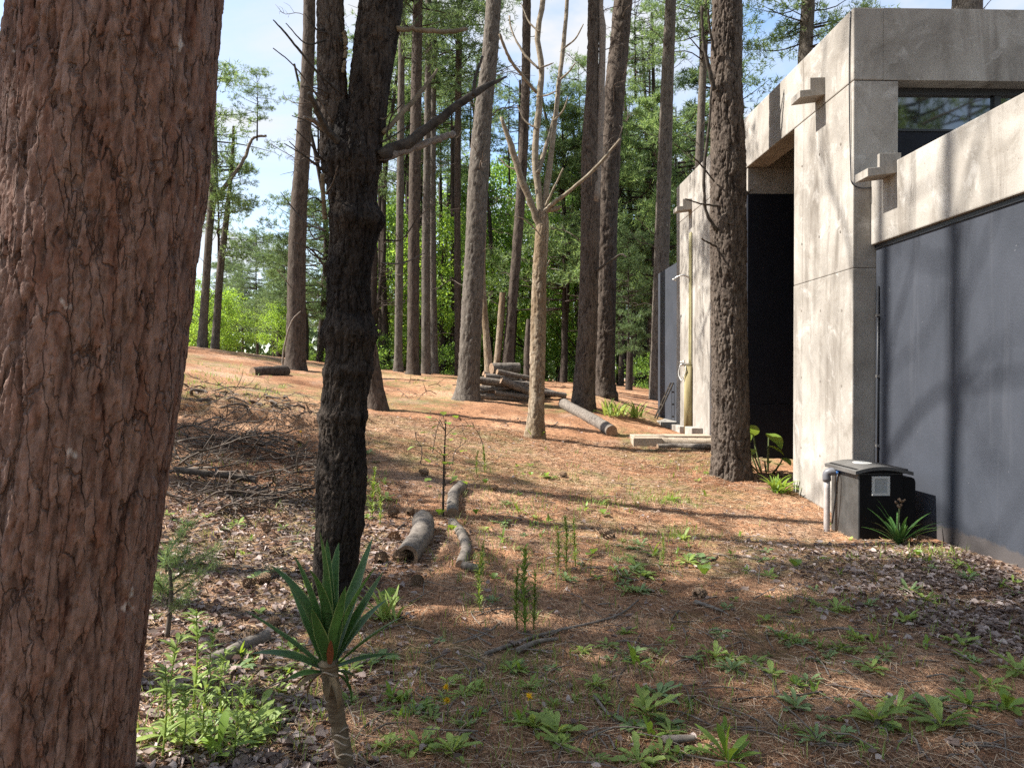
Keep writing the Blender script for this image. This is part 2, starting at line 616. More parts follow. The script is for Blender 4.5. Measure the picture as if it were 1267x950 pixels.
def ground_mat():
    t = NT('needle_litter')
    v = t.coords()
    big = t.noise(v, 0.55, 4, 0.6, 0.3)
    c = t.ramp(big, [(0.32, (0.19, 0.088, 0.046)), (0.5, (0.35, 0.185, 0.102)), (0.68, (0.48, 0.295, 0.18))])
    # dead needles lying every way: three sets of drawn-out fibres
    hs_ = []
    fib = None
    for k, a in enumerate((0.3, 1.25, 2.3)):
        f = t.noise(t.coords((1, 0.10, 1), rot=(0, 0, a), loc=(k * 3.1, k, 0)), 95, 2, 0.5, 0.6)
        hs_.append(f)
        fib = f if fib is None else t.math('MAXIMUM', fib, f)
    fr = t.ramp(fib, [(0.45, (0.45,) * 3), (0.60, (1.0,) * 3), (0.72, (1.5,) * 3)])
    c = t.mix(1.0, c, fr, 'MULTIPLY')
    med = t.noise(v, 6, 5, 0.7)
    c = t.mix(t.ramp(med, [(0.5, (0, 0, 0)), (0.68, (0.7,) * 3)]), c, (0.095, 0.055, 0.036))
    soil = t.noise(t.coords(loc=(4, 9, 0)), 0.8, 5, 0.65)
    c = t.mix(t.ramp(soil, [(0.54, (0, 0, 0)), (0.70, (0.65,) * 3)]), c, (0.30, 0.22, 0.165))
    # broken leaf mould where the leaf litter gathers
    lm = t.attr("leafy")
    c = t.mix(t.math('MULTIPLY', lm, 0.7), c, t.ramp(t.noise(v, 30, 3, 0.7), [(0.35, (0.06, 0.04, 0.032)), (0.7, (0.18, 0.13, 0.105))]))
    gm = t.attr("mossy")
    gn = t.noise(v, 3.5, 5, 0.7)
    c = t.mix(t.math('MULTIPLY', gm, t.ramp(gn, [(0.4, (0, 0, 0)), (0.65, (0.75,) * 3)])), c, (0.14, 0.155, 0.06))
    h = t.math('ADD', t.math('MULTIPLY', fib, 0.7), t.math('MULTIPLY', med, 1.2))
    t.bump(h, 0.9, 0.02)
    return t.done(c, 0.95, 0.1)


M['ground'] = ground_mat()

# ------------------------------------------------------------------ terrain
CP = np.array([
    (4.2, 8.9, -.08), (4.2, 10.6, .02), (4.2, 12.7, .30), (4.2, 17.4, .42), (4.3, 20, .62),
    (4.47, 7.8, -.03), (4.47, 6.4, -.01), (4.47, 3, .0), (0, 3.2, .0), (2.5, 3.2, .0), (-1.36, 3.2, .10), (-1.07, 2.15, .12),
    (-1.07, 5.4, .09), (-.63, 5.9, .15), (.78, 13.5, .57), (-.53, 17.5, 1.09), (2.1, 17.5, .9), (2.8, 19.5, 1.15),
    (3.55, 11.4, .11), (-5.56, 22, 1.83), (-2.2, 15, 1.0), (-9.2, 24, 2.5), (-2.65, 8, .49), (-4.7, 12, 1.31), (-2.4, 10, .84),
    (-1.0, 11, .70), (0, 9, .35), (1.23, 7.7, .10), (.5, 5.5, .03), (2.66, 13.2, .33), (2.5, 15.5, .6), (0.2, 18.5, 1.08),
    (0, 26, 1.5), (-6, 30, 2.1), (3, 26, 1.3), (6, 30, 1.2), (-1.5, 24, 1.58), (1.5, 23, 1.4),
    (-10, 5, 1.6), (-10, 12, 2.1), (-4, 3, .45), (-5, 6.5, .85), (10, 5, 0), (10, 15, .2), (15, 30, .9), (0, -6, -.1), (-8, -6, .8), (8, -6, -.2),
    (-20, 15, 3.0), (-20, 40, 3.4), (0, 45, 1.4), (20, 45, .8), (-20, -20, 1), (20, -20, -.4), (0, 80, 1.5), (-40, 80, 3.5), (40, 80, .5), (-60, 20, 4), (60, 20, 0),
], float)


def _phi(d2):
    return np.where(d2 > 1e-9, 0.5 * d2 * np.log(d2 + 1e-12), 0.0)


_n = len(CP)
_d2 = ((CP[:, None, :2] - CP[None, :, :2]) ** 2).sum(-1)
_A = np.zeros((_n + 3, _n + 3))
_A[:_n, :_n] = _phi(_d2) + np.eye(_n) * 0.05
_A[:_n, _n:] = np.c_[np.ones(_n), CP[:, :2]]
_A[_n:, :_n] = _A[:_n, _n:].T
_W = np.linalg.solve(_A, np.r_[CP[:, 2], 0, 0, 0])


def terrain(x, y):
    x = np.atleast_1d(np.asarray(x, float)).ravel()
    y = np.atleast_1d(np.asarray(y, float)).ravel()
    xc, yc = np.clip(x, -60, 60), np.clip(y, -20, 80)
    z = np.zeros_like(x)
    for s in range(0, len(x), 60000):
        sl_ = slice(s, s + 60000)
        d2 = (xc[sl_, None] - CP[None, :, 0]) ** 2 + (yc[sl_, None] - CP[None, :, 1]) ** 2
        z[sl_] = _phi(d2) @ _W[:_n] + _W[_n] + _W[_n + 1] * xc[sl_] + _W[_n + 2] * yc[sl_]
    z = np.clip(z, -1.5, 5)
    p = np.stack([x, y, np.zeros_like(x)], 1)
    far = 1 - smooth(30, 60, np.hypot(x, y))
    # a broken edge of roots and earth on the left bank
    e = y - (10.8 + 0.35 * (x + 4.0) + 2.2 * (fbm(p * 1.7, 4, 5) - .5))
    bank = smooth(-0.18, 0.05, e) * (1 - smooth(0.0, 2.2, e)) * smooth(-1.7, -2.5, x) * 0.15 * (.5 + fbm(p * 2.3, 3, 15))
    near_house = 1 - 0.7 * smooth(3.6, 4.2, x)
    z = z + bank + far * near_house * (0.10 * (fbm(p * 0.9, 3, 1) - .5) + 0.05 * (fbm(p * 4.0, 3, 2) - .5))
    return z


def fine(x, y):
    p = np.stack([x, y, np.zeros_like(x)], 1)
    f1, f2, _ = voronoi(p * 14.0 + 1.5 * (fbm(p * 6, 2, 9)[:, None] - .5), 3)
    lump = 0.018 * (fbm(p * 16, 3, 3) - .5) + 0.012 * (0.5 - f1)
    rough = 1 + 3.0 * smooth(-1.2, -2.4, x) * smooth(4.5, 7, y) * (1 - smooth(13, 15, y))
    return lump * rough


_tx, _ty = np.arange(-12, 12.01, .06), np.arange(0, 66.01, .08)
_TG = terrain(*[a.ravel() for a in np.meshgrid(_tx, _ty)]).reshape(len(_ty), len(_tx))


def terrain_q(x, y):
    x = np.atleast_1d(np.asarray(x, float)); y = np.atleast_1d(np.asarray(y, float))
    fx_, fy_ = (x + 12) / .06, y / .08
    inside = (fx_ >= 0) & (fx_ < len(_tx) - 1) & (fy_ >= 0) & (fy_ < len(_ty) - 1)
    i = np.clip(fx_.astype(int), 0, len(_tx) - 2); j = np.clip(fy_.astype(int), 0, len(_ty) - 2)
    a, b = np.clip(fx_ - i, 0, 1), np.clip(fy_ - j, 0, 1)
    z = (_TG[j, i] * (1 - a) + _TG[j, i + 1] * a) * (1 - b) + (_TG[j + 1, i] * (1 - a) + _TG[j + 1, i + 1] * a) * b
    if not inside.all():
        z = z.copy(); z[~inside] = terrain(x[~inside], y[~inside])
    return z


def gz(x, y):
    x = np.atleast_1d(np.asarray(x, float))
    y = np.atleast_1d(np.asarray(y, float))
    return terrain_q(x, y) + fine(x, y)


def g1(x, y):
    return float(gz(x, y)[0])


def gp(u, v):
    """photo pixel -> point on the ground"""
    d = ray(u, v)
    t = np.concatenate([np.linspace(1.5, 12, 220), np.linspace(12.05, 60, 500)])
    x, y, z = d.x * t / d.y, t, CAM_Z + d.z * t / d.y
    below = np.nonzero(z < terrain_q(x, y))[0]
    k = below[0] if len(below) else len(t) - 1
    return Vector((x[k], y[k], g1(x[k], y[k])))


def axis(parts):
    a = [np.arange(p0, p1, s) for p0, p1, s in parts]
    return np.concatenate(a + [np.array([parts[-1][1]])])


gx = axis([(-400, -60, 40), (-60, -16, 4), (-16, -6, .4), (-6, -3.2, .08), (-3.2, 5.0, .028), (5.0, 8, .3), (8, 20, 1.5), (20, 60, 5), (60, 400, 40)])
gy = axis([(-200, -20, 30), (-20, 0, 2), (0, 2.6, .1), (2.6, 8, .026), (8, 14, .045), (14, 26, .09), (26, 40, .6), (40, 80, 3), (80, 600, 40)])
GX, GY = np.meshgrid(gx, gy)
X, Y_ = GX.ravel(), GY.ravel()
Z = terrain(X, Y_) + np.where((np.abs(X) < 9) & (Y_ > 1) & (Y_ < 27), fine(X, Y_), 0)


def leafy_mask(x, y):
    p = np.stack([x, y, np.zeros_like(x)], 1)
    n = fbm(p * 0.9, 3, 21)
    a = smooth(1.6, 3.6, x + 2.0 * (n - .5)) * (1 - smooth(6.8, 7.9, y)) * smooth(4.2, 5.2, y + 0.9 * (x - 2.6))
    b = smooth(-0.2, -1.2, x + 1.4 * (n - .5)) * (1 - smooth(6.5, 9.5, y)) * 0.7
    return np.clip(np.maximum(a, b), 0, 1)


def mossy_mask(x, y):
    p = np.stack([x, y, np.zeros_like(x)], 1)
    n = fbm(p * 0.7, 3, 33)
    return np.clip(smooth(.48, .62, n), 0, 1) * (1 - smooth(24, 30, y))


nx, ny = len(gx), len(gy)
ii = (np.arange(ny - 1)[:, None] * nx + np.arange(nx - 1)[None, :]).ravel()
gq = np.stack([ii, ii + 1, ii + nx + 1, ii + nx], 1)
gme = np_mesh("ground", np.stack([X, Y_, Z], 1), quads=gq, attrs={"leafy": leafy_mask(X, Y_), "mossy": mossy_mask(X, Y_)})
ground = obj("ground", gme, M['ground'])
tag(ground, "sloping ground of orange brown pine needle litter", "ground", kind="structure")


# ------------------------------------------------------------------ trunks
def bark_disp(P, s, stretch, seed, flake=0.0):
    """bark relief: upright forking furrows, jagged flat scales between them; returns height 0..1 and scale random"""
    st = np.array([1, 1, 1.0 / stretch])
    f = 1.0 / s
    w1 = np.stack([fbm(P * f * .45 * st + k * 5.3, 3, seed + 50 + k) - .5 for k in range(3)], 1)
    w2 = np.stack([fbm(P * f * 2.6 * np.array([1, 1, .6]) + k * 3.1, 3, seed + 60 + k, .6) - .5 for k in range(2)], 1)
    q = P * f * st * .55 + w1 * .9
    n1 = fbm(q, 3, seed, .5)
    rid = 1 - np.abs(2 * n1 - 1) * 2.4                       # 1 along winding upright lines
    n2 = fbm(P * f * st * 1.25 + w1 * 1.2 + 31, 3, seed + 4, .5)
    rid2 = 1 - np.abs(2 * n2 - 1) * 2.4
    furrow = .22 * smooth(.45, .95, rid) + .7 * smooth(.84, .94, rid)
    split = smooth(.80, .95, rid2)
    q1 = P * f * st * np.array([1.25, 1.25, 2.0]) + w1 * 1.3
    q1[:, :2] += w2 * .42
    f1, f2, c1, dz1 = voronoi(q1, seed + 9, True)
    crack1 = 1 - smooth(.0, .09, f2 - f1)
    q2 = P * f * st * np.array([2.8, 2.8, 4.2]) + w1 * 1.8
    q2[:, :2] += w2 * .6
    g1_, g2_, c2, dz2 = voronoi(q2, seed + 19, True)
    crack2 = 1 - smooth(.0, .12, g2_ - g1_)
    slit = smooth(.60, .70, fbm(P * f * np.array([2.2, 2.2, .5]) + w1 * .8 + 13, 3, seed + 6, .55))
    fineN = fbm(P * f * np.array([7, 7, 3.0]), 3, seed + 3, .6) - .5
    H = .70 - .50 * furrow - .25 * split - .45 * slit + .20 * (c1 - .5) - .14 * np.clip(dz1, -.7, .7) - .12 * np.clip(dz2, -.7, .7) - .22 * crack1 * (.1 + .9 * c2) + .10 * (c2 - .5) - .08 * crack2 + .20 * fineN
    return np.clip(H, 0, 1.1), np.clip(.55 * c1 + .45 * c2, 0, 1)


def trunk_mesh(name, pts, rad, sides, zs, amp, s, stretch, seed, flare=1.0, knots=(), lump=0.05):
    """pts world points up the stem (monotone z), zs = row heights"""
    P = np.array([tuple(p) for p in pts], float)
    rad = np.array(rad, float)
    dense = catmull(np.c_[P, rad], 40 * len(P))
    order = np.argsort(dense[:, 2])
    dense = dense[order]
    cx = np.interp(zs, dense[:, 2], dense[:, 0])
    cy = np.interp(zs, dense[:, 2], dense[:, 1])
    rr = np.interp(zs, dense[:, 2], dense[:, 3])
    base = zs[0]
    rr = rr * (1 + flare * 0.45 * np.exp(-np.maximum(zs - base - .15, 0) / 0.22))
    th = np.arange(sides) * 2 * math.pi / sides
    C, S = np.cos(th), np.sin(th)
    m = len(zs)
    ang = np.tile(th, m)
    rowr = np.repeat(rr, sides)
    zz = np.repeat(zs, sides)
    dirs = np.stack([np.tile(C, m), np.tile(S, m), np.zeros(m * sides)], 1)
    L = np.stack([dirs[:, 0] * rowr, dirs[:, 1] * rowr, zz], 1)
    H, cell = bark_disp(L + seed * 3.7, s, stretch, seed)
    big = fbm(L * np.array([3.0, 3.0, 1.2]) + seed, 3, seed + 77) - .5
    flut = (fbm(np.stack([dirs[:, 0] * 1.6, dirs[:, 1] * 1.6, zz * .25], 1) + seed, 2, seed + 7) - .5) * np.exp(-np.maximum(zz - base, 0) / .6) * flare
    r = rowr * (1 + lump * 2 * big + 0.7 * flut) + amp * (H - 0.5)
    for (kz, kh, kr, ka) in knots:         # swollen rings / burrs
        g = np.exp(-((zz - kz) / kh) ** 2)
        if ka is not None:
            g = g * (0.45 + 0.55 * np.cos(ang - ka))
        r = r + rowr * kr * g * (0.8 + 0.8 * (fbm(L * 14, 3, 91)))
    V = np.stack([np.repeat(cx, sides) + dirs[:, 0] * r, np.repeat(cy, sides) + dirs[:, 1] * r, zz], 1)
    k = np.arange(sides)
    rws = np.arange(m - 1)[:, None] * sides
    a = (rws + k[None, :]).ravel()
    b = (rws + ((k + 1) % sides)[None, :]).ravel()
    Q = np.stack([a, b, b + sides, a + sides], 1)
    return np_mesh(name, V, quads=Q, attrs={"plate": H, "cell": cell})


def rows(parts):
    return axis(parts)


def px_path(pl, Y, lean=0.0):
    """(u, v, width px) list at ground distance Y -> world points, radii"""
    pts, rad = [], []
    for (u, v, w) in pl:
        p = at(u, v, Y)
        p.y += lean * (p.z - CAM_Z)
        pts.append(p)
        rad.append(w * 0.5 / 957.0 * Y)
    return pts, rad


def extend_up(pts, rad, top, rtop=0.06):
    d = (pts[-1] - pts[-2])
    d = d / max(d.z, 1e-6)
    p0, r0 = pts[-1].copy(), rad[-1]
    for f in (0.33, 0.66, 1.0):
        z = p0.z + (top - p0.z) * f
        q = p0 + Vector((d.x * (1 - .4 * f), d.y * (1 - .4 * f), 1)) * (z - p0.z)
        pts.append(q)
        rad.append(r0 + (rtop - r0) * f)
    return pts, rad


def base_down(pts, rad, dz=0.12):
    """first point lowered into the ground"""
    p = pts[0].copy()
    g = g1(p.x, p.y)
    p.z = min(p.z, g) - dz
    pts.insert(0, p)
    rad.insert(0, rad[0])
    return pts, rad


def px_tree(name, label, pl, Y, mat, top=16, sides=40, step=.06, amp=.02, s=.07, stretch=3, seed=1, flare=.6, knots=(), group=None, cat='tree', lump=.05, rtop=.06):
    pts, rad = px_path(pl, Y)
    if top:
        extend_up(pts, rad, top, rtop)
    base_down(pts, rad)
    z0 = pts[0].z
    vis = CAM_Z + 467 / 957 * Y * 1.05
    ztop = pts[-1].z
    zs = rows([(z0, min(vis, ztop), step)] + ([(vis + step, ztop, .6)] if ztop > vis + .7 else []))
    me = trunk_mesh("trunk", pts, rad, sides, zs, amp, s, stretch, seed, flare, knots, lump)
    root = empty(name, (pts[1].x, pts[1].y, pts[1].z))
    me.transform(Matrix.Translation(-root.location))
    obj("trunk", me, mat, root)
    tag(root, label, cat, group)
    root["top_x"], root["top_y"], root["top_z"] = pts[-1].x, pts[-1].y, pts[-1].z
    return root, pts


def px_branch(root, pl, Y, mat, name="branch", dys=0.0, n=24, sides=8, jit=0.02, seed=0):
    """a limb drawn through photo pixels, running dys metres deeper towards its tip"""
    rg = np.random.default_rng(seed + int(pl[0][0]))
    k = len(pl)
    P = []
    for i, (u, v, w) in enumerate(pl):
        y = Y + dys * i / max(1, k - 1)
        p = at(u, v, y)
        P.append((p.x, p.y, p.z, max(.003, w * .5 / 957 * y)))
    D = catmull(P, n)
    D[1:-1, :3] += rg.normal(0, 1, (n - 2, 3)) * (jit * D[1:-1, 3:4] * 8).clip(0, .012)
    D[:, 3] = np.maximum(D[:, 3], .002) * (1 + rg.normal(0, .06, n))
    mb = MB()
    loc = np.array(root.location)
    mb.tube(D[:, :3] - loc, D[:, 3], sides)
    return mb.build(name, mat, root, shade=True)


# ------------------------------------------------------------------ crowns (shared meshes)
def tufts(centers, dirs, K, L, w, rg, spread=0.8):
    N = len(centers)
    d = dirs[:, None, :] * 0.7 + rg.normal(0, spread, (N, K, 3))
    d /= np.linalg.norm(d, axis=2, keepdims=True) + 1e-9
    side = np.cross(d, rg.normal(0, 1, (N, K, 3)))
    side /= np.linalg.norm(side, axis=2, keepdims=True) + 1e-9
    ln = L * rg.uniform(.6, 1.15, (N, K, 1))
    c = centers[:, None, :] + rg.normal(0, L * .12, (N, K, 3))
    a = c - side * w * .5 + d * ln * .08
    b = c + side * w * .5 + d * ln * .08
    t = c + d * ln
    V = np.stack([a, b, t], 2).reshape(-1, 3)
    T = np.arange(len(V)).reshape(-1, 3)
    return V, T


def leaves(centers, size, rg, up=0.4):
    N = len(centers)
    nrm = rg.normal(0, 1, (N, 3)) + np.array([0, 0, up])
    nrm /= np.linalg.norm(nrm, axis=1)[:, None]
    a = np.cross(nrm, rg.normal(0, 1, (N, 3)))
    a /= np.linalg.norm(a, axis=1)[:, None]
    b = np.cross(nrm, a)
    s = size * rg.uniform(.6, 1.25, (N, 1))
    V = np.stack([centers - a * s * .5, centers + b * s * .3 - a * s * .05, centers + a * s * .5, centers - b * s * .3 - a * s * .05], 1).reshape(-1, 3)
    Q = np.arange(len(V)).reshape(-1, 4)
    return V, Q


def pine_crown(name, h, r, nb, seed, per=26, K=8, L=.26, w=.035, low=0.15, mats=None, shape='cone', sparse=0.0):
    """crown, origin at its foot on the stem axis"""
    rg = np.random.default_rng(seed)
    V, Tq, Tt, mi_q, mi_t = [], [], [], [], []
    n = 0
    # centre leader
    cv, cq = tube_np([(0, 0, -0.2), (0.03 * r, 0, h * .5), (0, .03 * r, h)], [.05 + .006 * h, .05, .015], 6)
    V.append(cv); Tq.append(cq + n); n += len(cv)
    cc, cd = [], []
    for b in range(nb):
        f = rg.uniform(0, 1) ** .85
        z = h * (low + (1 - low) * f) * .97
        if shape == 'cone':
            rl = r * (1.02 - .82 * f) * rg.uniform(.55, 1.1)
        else:
            rl = r * math.sqrt(max(.05, 1 - (2 * f - .9) ** 2 * .75)) * rg.uniform(.5, 1.1)
        az = rg.uniform(0, 2 * math.pi)
        rise = rg.uniform(-.12, .45) * rl + .12 * rl * f
        d = np.array([math.cos(az), math.sin(az), 0])
        sd = np.array([-d[1], d[0], 0])
        bend = rg.normal(0, .12) * rl
        pts = [np.array([0, 0, z]), d * rl * .5 + sd * bend + np.array([0, 0, z + rise * .3]), d * rl + np.array([0, 0, z + rise])]
        D = catmull([tuple(p) for p in pts], 7)
        cv, cq = tube_np(D, np.linspace(.022 + .006 * rl, .006, 7), 4)
        V.append(cv); Tq.append(cq + n); n += len(cv)
        k = int(per * (0.5 + rl / r) * (1 - sparse * rg.uniform(0, 1)))
        tt = rg.uniform(.30, 1.0, k) ** .7
        base = np.stack([np.interp(tt, np.linspace(0, 1, 7), D[:, j]) for j in range(3)], 1)
        wid = (.05 + .22 * rl * (1.15 - np.abs(tt - .62) * 1.2))[:, None]
        off = rg.normal(0, 1, (k, 3)) * np.array([1, 1, .42])
        # gather into sprays
        sp = np.floor(tt * 5).astype(int)
        coff = rg.normal(0, 1, (8, 3)) * np.array([1, 1, .4])
        c = base + wid * (0.55 * coff[sp] + .45 * off)
        cc.append(c)
        dd = d[None, :] * .5 + off * .4 + np.array([0, 0, .55])
        cd.append(dd / np.linalg.norm(dd, axis=1)[:, None])
    nq = sum(len(q) for q in Tq)
    cc, cd = np.concatenate(cc), np.concatenate(cd)
    tv, tt_ = tufts(cc, cd, K, L, w, rg)
    V.append(tv); Tt = tt_ + n
    me = np_mesh(name, np.concatenate(V), quads=np.concatenate(Tq), tris=Tt, smooth_shade=False,
                 mat_index=np.r_[np.ones(nq, int), np.zeros(len(Tt), int)])
    me.materials.append(mats or M['pine'])
    me.materials.append(M['bark_far'])
    return me


def broad_crown(name, h, r, seed, n_leaf=10000, size=.17, clumps=90, mat=None, low=0.05):
    rg = np.random.default_rng(seed)
    V, Tq = [], []
    n = 0
    cs = []
    for c in range(clumps):
        f = rg.uniform(0, 1)
        z = h * (low + (1 - low) * f)
        rl = r * math.sqrt(max(.06, 1 - (2 * f - .85) ** 2 * .8)) * math.sqrt(rg.uniform(.05, 1.1))
        az = rg.uniform(0, 2 * math.pi)
        cs.append((rl * math.cos(az), rl * math.sin(az), z))
    cs = np.array(cs)
    for c in cs[::3]:
        p0 = np.array([0, 0, max(0, c[2] - .35 * h * rg.uniform(.4, 1))])
        D = catmull([tuple(p0), tuple((p0 + c) / 2 + rg.normal(0, .15, 3)), tuple(c)], 6)
        cv, cq = tube_np(D, np.linspace(.045, .01, 6), 4)
        V.append(cv); Tq.append(cq + n); n += len(cv)
    cv, cq = tube_np([(0, 0, -.3), (.05, .05, h * .5), (0, 0, h * .85)], [.11, .08, .02], 6)
    V.append(cv); Tq.append(cq + n); n += len(cv)
    nq = sum(len(q) for q in Tq)
    pick = rg.integers(0, clumps, n_leaf)
    rad = (.42 + .35 * rg.random(clumps)) * r / 2.6
    cen = cs[pick] + rg.normal(0, 1, (n_leaf, 3)) * rad[pick][:, None] * np.array([.62, .62, .4])
    lv, lq = leaves(cen, size, rg)
    V.append(lv); Tq.append(lq + n)
    me = np_mesh(name, np.concatenate(V), quads=np.concatenate(Tq), smooth_shade=False, mat_index=np.r_[np.ones(nq, int), np.zeros(len(lq), int)])
    me.materials.append(mat or M['broadleaf'])
    me.materials.append(M['bark_far'])
    return me


PINE = [pine_crown("crown", 9.0, 3.0, 70, 11, 27, shape='cone', mats=M['pine']),
        pine_crown("crown", 8.0, 3.2, 62, 12, 28, shape='round', mats=M['pine']),
        pine_crown("crown", 10.0, 2.8, 76, 13, 26, shape='round', mats=M['pine_dark']),
        pine_crown("crown", 7.5, 2.6, 34, 14, 30, shape='round', mats=M['pine'], sparse=.5)]
BROAD = [broad_crown("crown", 8.0, 3.0, 21, 11000, .17, 95, M['broadleaf']),
         broad_crown("crown", 6.5, 2.7, 22, 9500, .17, 80, M['broadleaf_bright']),
         broad_crown("crown", 9.5, 2.8, 23, 12000, .16, 110, M['broadleaf'])]
SHRUB = [broad_crown("foliage", 2.2, 1.3, 31, 3200, .11, 40, M['broadleaf'], low=.02),
         broad_crown("foliage", 1.8, 1.2, 32, 2800, .10, 36, M['broadleaf_bright'], low=.02)]


def put_crown(root, me, world_loc, sc=1.0, rz=0.0, tilt=(0, 0), sz=None):
    o = obj("crown", me, None, root)
    o.location = Vector(world_loc) - Vector(root.location)
    o.scale = (sc, sc, sz or sc)
    o.rotation_euler = (tilt[0], tilt[1], rz)
    return o


# dead stubs / twigs shared on the stems
def twig_mesh(seed, L=1.0, r=.012, subs=5, droop=.2):
    rg = np.random.default_rng(seed)
    mb = MB()
    P = [(0, 0, 0), (L * .35, rg.normal(0, .05) * L, L * .10), (L * .7, rg.normal(0, .1) * L, L * rg.uniform(-.05, .2)), (L, rg.normal(0, .15) * L, L * rg.uniform(-droop, .3))]
    D = catmull(P, 9)
    mb.tube(D, np.linspace(r, r * .3, 9), 5)
    for k in range(subs):
        t = rg.uniform(.3, .95)
        b = np.array([np.interp(t, np.linspace(0, 1, 9), D[:, j]) for j in range(3)])
        d = np.array([rg.uniform(.2, .8), rg.normal(0, .8), rg.uniform(-.3, .7)])
        d = d / np.linalg.norm(d) * L * rg.uniform(.15, .42)
        e = [b, b + d * .5 + rg.normal(0, .03, 3) * L, b + d]
        mb.tube(catmull([tuple(q) for q in e], 5), np.linspace(r * .45, r * .18, 5), 4)
    return mb.mesh("branch", True)


TWIGS = [twig_mesh(40 + i, 1.0, .014, 5 + i % 3) for i in range(5)]
for m_ in TWIGS:
    m_.materials.append(M['twig'])


def add_stubs(root, pts, n, zlo, zhi, seed, size=(.35, .9), radius=.12):
    rg = np.random.default_rng(seed)
    P = np.array([tuple(p) for p in pts])
    for k in range(n):
        z = rg.uniform(zlo, zhi)
        x, y = np.interp(z, P[:, 2], P[:, 0]), np.interp(z, P[:, 2], P[:, 1])
        a = rg.uniform(0, 2 * math.pi)
        o = obj("branch", TWIGS[k % 5], None, root)
        s = rg.uniform(*size)
        o.location = Vector((x + math.cos(a) * radius * .6, y + math.sin(a) * radius * .6, z)) - Vector(root.location)
        o.rotation_euler = (rg.uniform(-.4, .4), rg.uniform(-.7, .15), a)
        o.scale = (s, s, s)


LAND = [("the equipment cabinet", 3.9, 7.6), ("the yucca", -.65, 3.1), ("the hollow log", -.6, 6.0), ("the furrowed pine before the recess", 3.5, 11.4), ("the navy wall", 4.45, 5.6), ("the pale dead tree", .8, 13.5),
        ("the leafy sapling", -.5, 7.4), ("the blackened forked tree", -1.05, 5.4), ("the huge red trunk", -1.1, 2.4), ("the brush heap", -2.6, 8.0), ("the log pile", .2, 18.4), ("the crest pine", -5.5, 22), ("the navy end screen", 4.4, 19.5),
        ("the broad dark pine", 2.8, 19.5), ("the long stick in the clearing", .7, 4.9), ("the front of the clearing", 1.0, 3.6), ("the leaf litter's edge", 2.2, 4.8), ("the middle of the clearing", 1.4, 7.2), ("the timber step", 3.1, 13.8)]


def near_what(p):
    return min(LAND, key=lambda l: (l[1] - p[0]) ** 2 + (l[2] - p[1]) ** 2)[0]


# ------------------------------------------------------------------ the trees of the photograph
# near reddish pine filling the left edge
pl = [(8, 1080, 248), (25, 950, 240), (62, 700, 236), (98, 475, 231), (121, 285, 230), (150, 0, 228)]
Y = 2.15
pts, rad = px_path(pl, Y)
extend_up(pts, rad, 15, .08)
base_down(pts, rad)
zs = rows([(pts[0].z, .45, .03), (.45, 2.75, .0042), (2.76, 4.0, .04), (4.1, 15, .5)])
me = trunk_mesh("trunk", pts, rad, 400, zs, .018, .042, 7.5, 3, .5, lump=.015)
t1 = empty("pine_tree", pts[1])
me.transform(Matrix.Translation(-t1.location))
obj("trunk", me, M['bark_red'], t1)
put_crown(t1, PINE[3], (pts[-1].x, pts[-1].y, 9.5), .95, .4)
tag(t1, "huge pine trunk with reddish brown furrowed bark and pale lichen spots", "tree")

# black trunk that forks
pl = [(416, 745, 52), (416, 700, 51), (423, 600, 58), (424, 520, 53), (433, 440, 57), (432, 350, 50), (438, 290, 55), (436, 240, 57), (435, 205, 62), (436, 178, 57), (440, 130, 44)]
Y = 5.4
pts, rad = px_path(pl, Y)
base_down(pts, rad)
zs = rows([(pts[0].z, pts[-1].z, .0085)])
kz = lambda v: at(430, v, Y).z
me = trunk_mesh("trunk", pts, rad, 170, zs, .030, .05, 3.4, 5, .35,
                knots=((kz(412), .08, .20, None), (kz(272), .08, .30, -.6), (kz(515), .05, .11, None), (kz(195), .14, .14, None), (kz(590), .07, .10, 2.5), (kz(330), .04, .10, 2.8), (kz(460), .04, .10, -1.8), (kz(650), .05, .08, .4)), lump=.07)
t2 = empty("forked_tree", pts[1])
me.transform(Matrix.Translation(-t2.location))
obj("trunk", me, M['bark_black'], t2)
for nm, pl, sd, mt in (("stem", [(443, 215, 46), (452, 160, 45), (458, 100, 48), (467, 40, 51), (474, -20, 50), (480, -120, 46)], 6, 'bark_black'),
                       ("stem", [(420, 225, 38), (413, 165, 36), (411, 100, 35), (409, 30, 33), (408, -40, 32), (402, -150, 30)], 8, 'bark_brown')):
    p2, r2 = px_path(pl, Y)
    extend_up(p2, r2, 12, .05)
    zs = rows([(p2[0].z, 4.5, .0095), (4.6, 12, .5)])
    m2 = trunk_mesh("stem", p2, r2, 110, zs, .026, .05, 3.4, sd, 0, lump=.07)
    m2.transform(Matrix.Translation(-t2.location))
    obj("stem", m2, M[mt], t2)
    put_crown(t2, PINE[3], (p2[-1].x, p2[-1].y, 8.2), .8, sd)
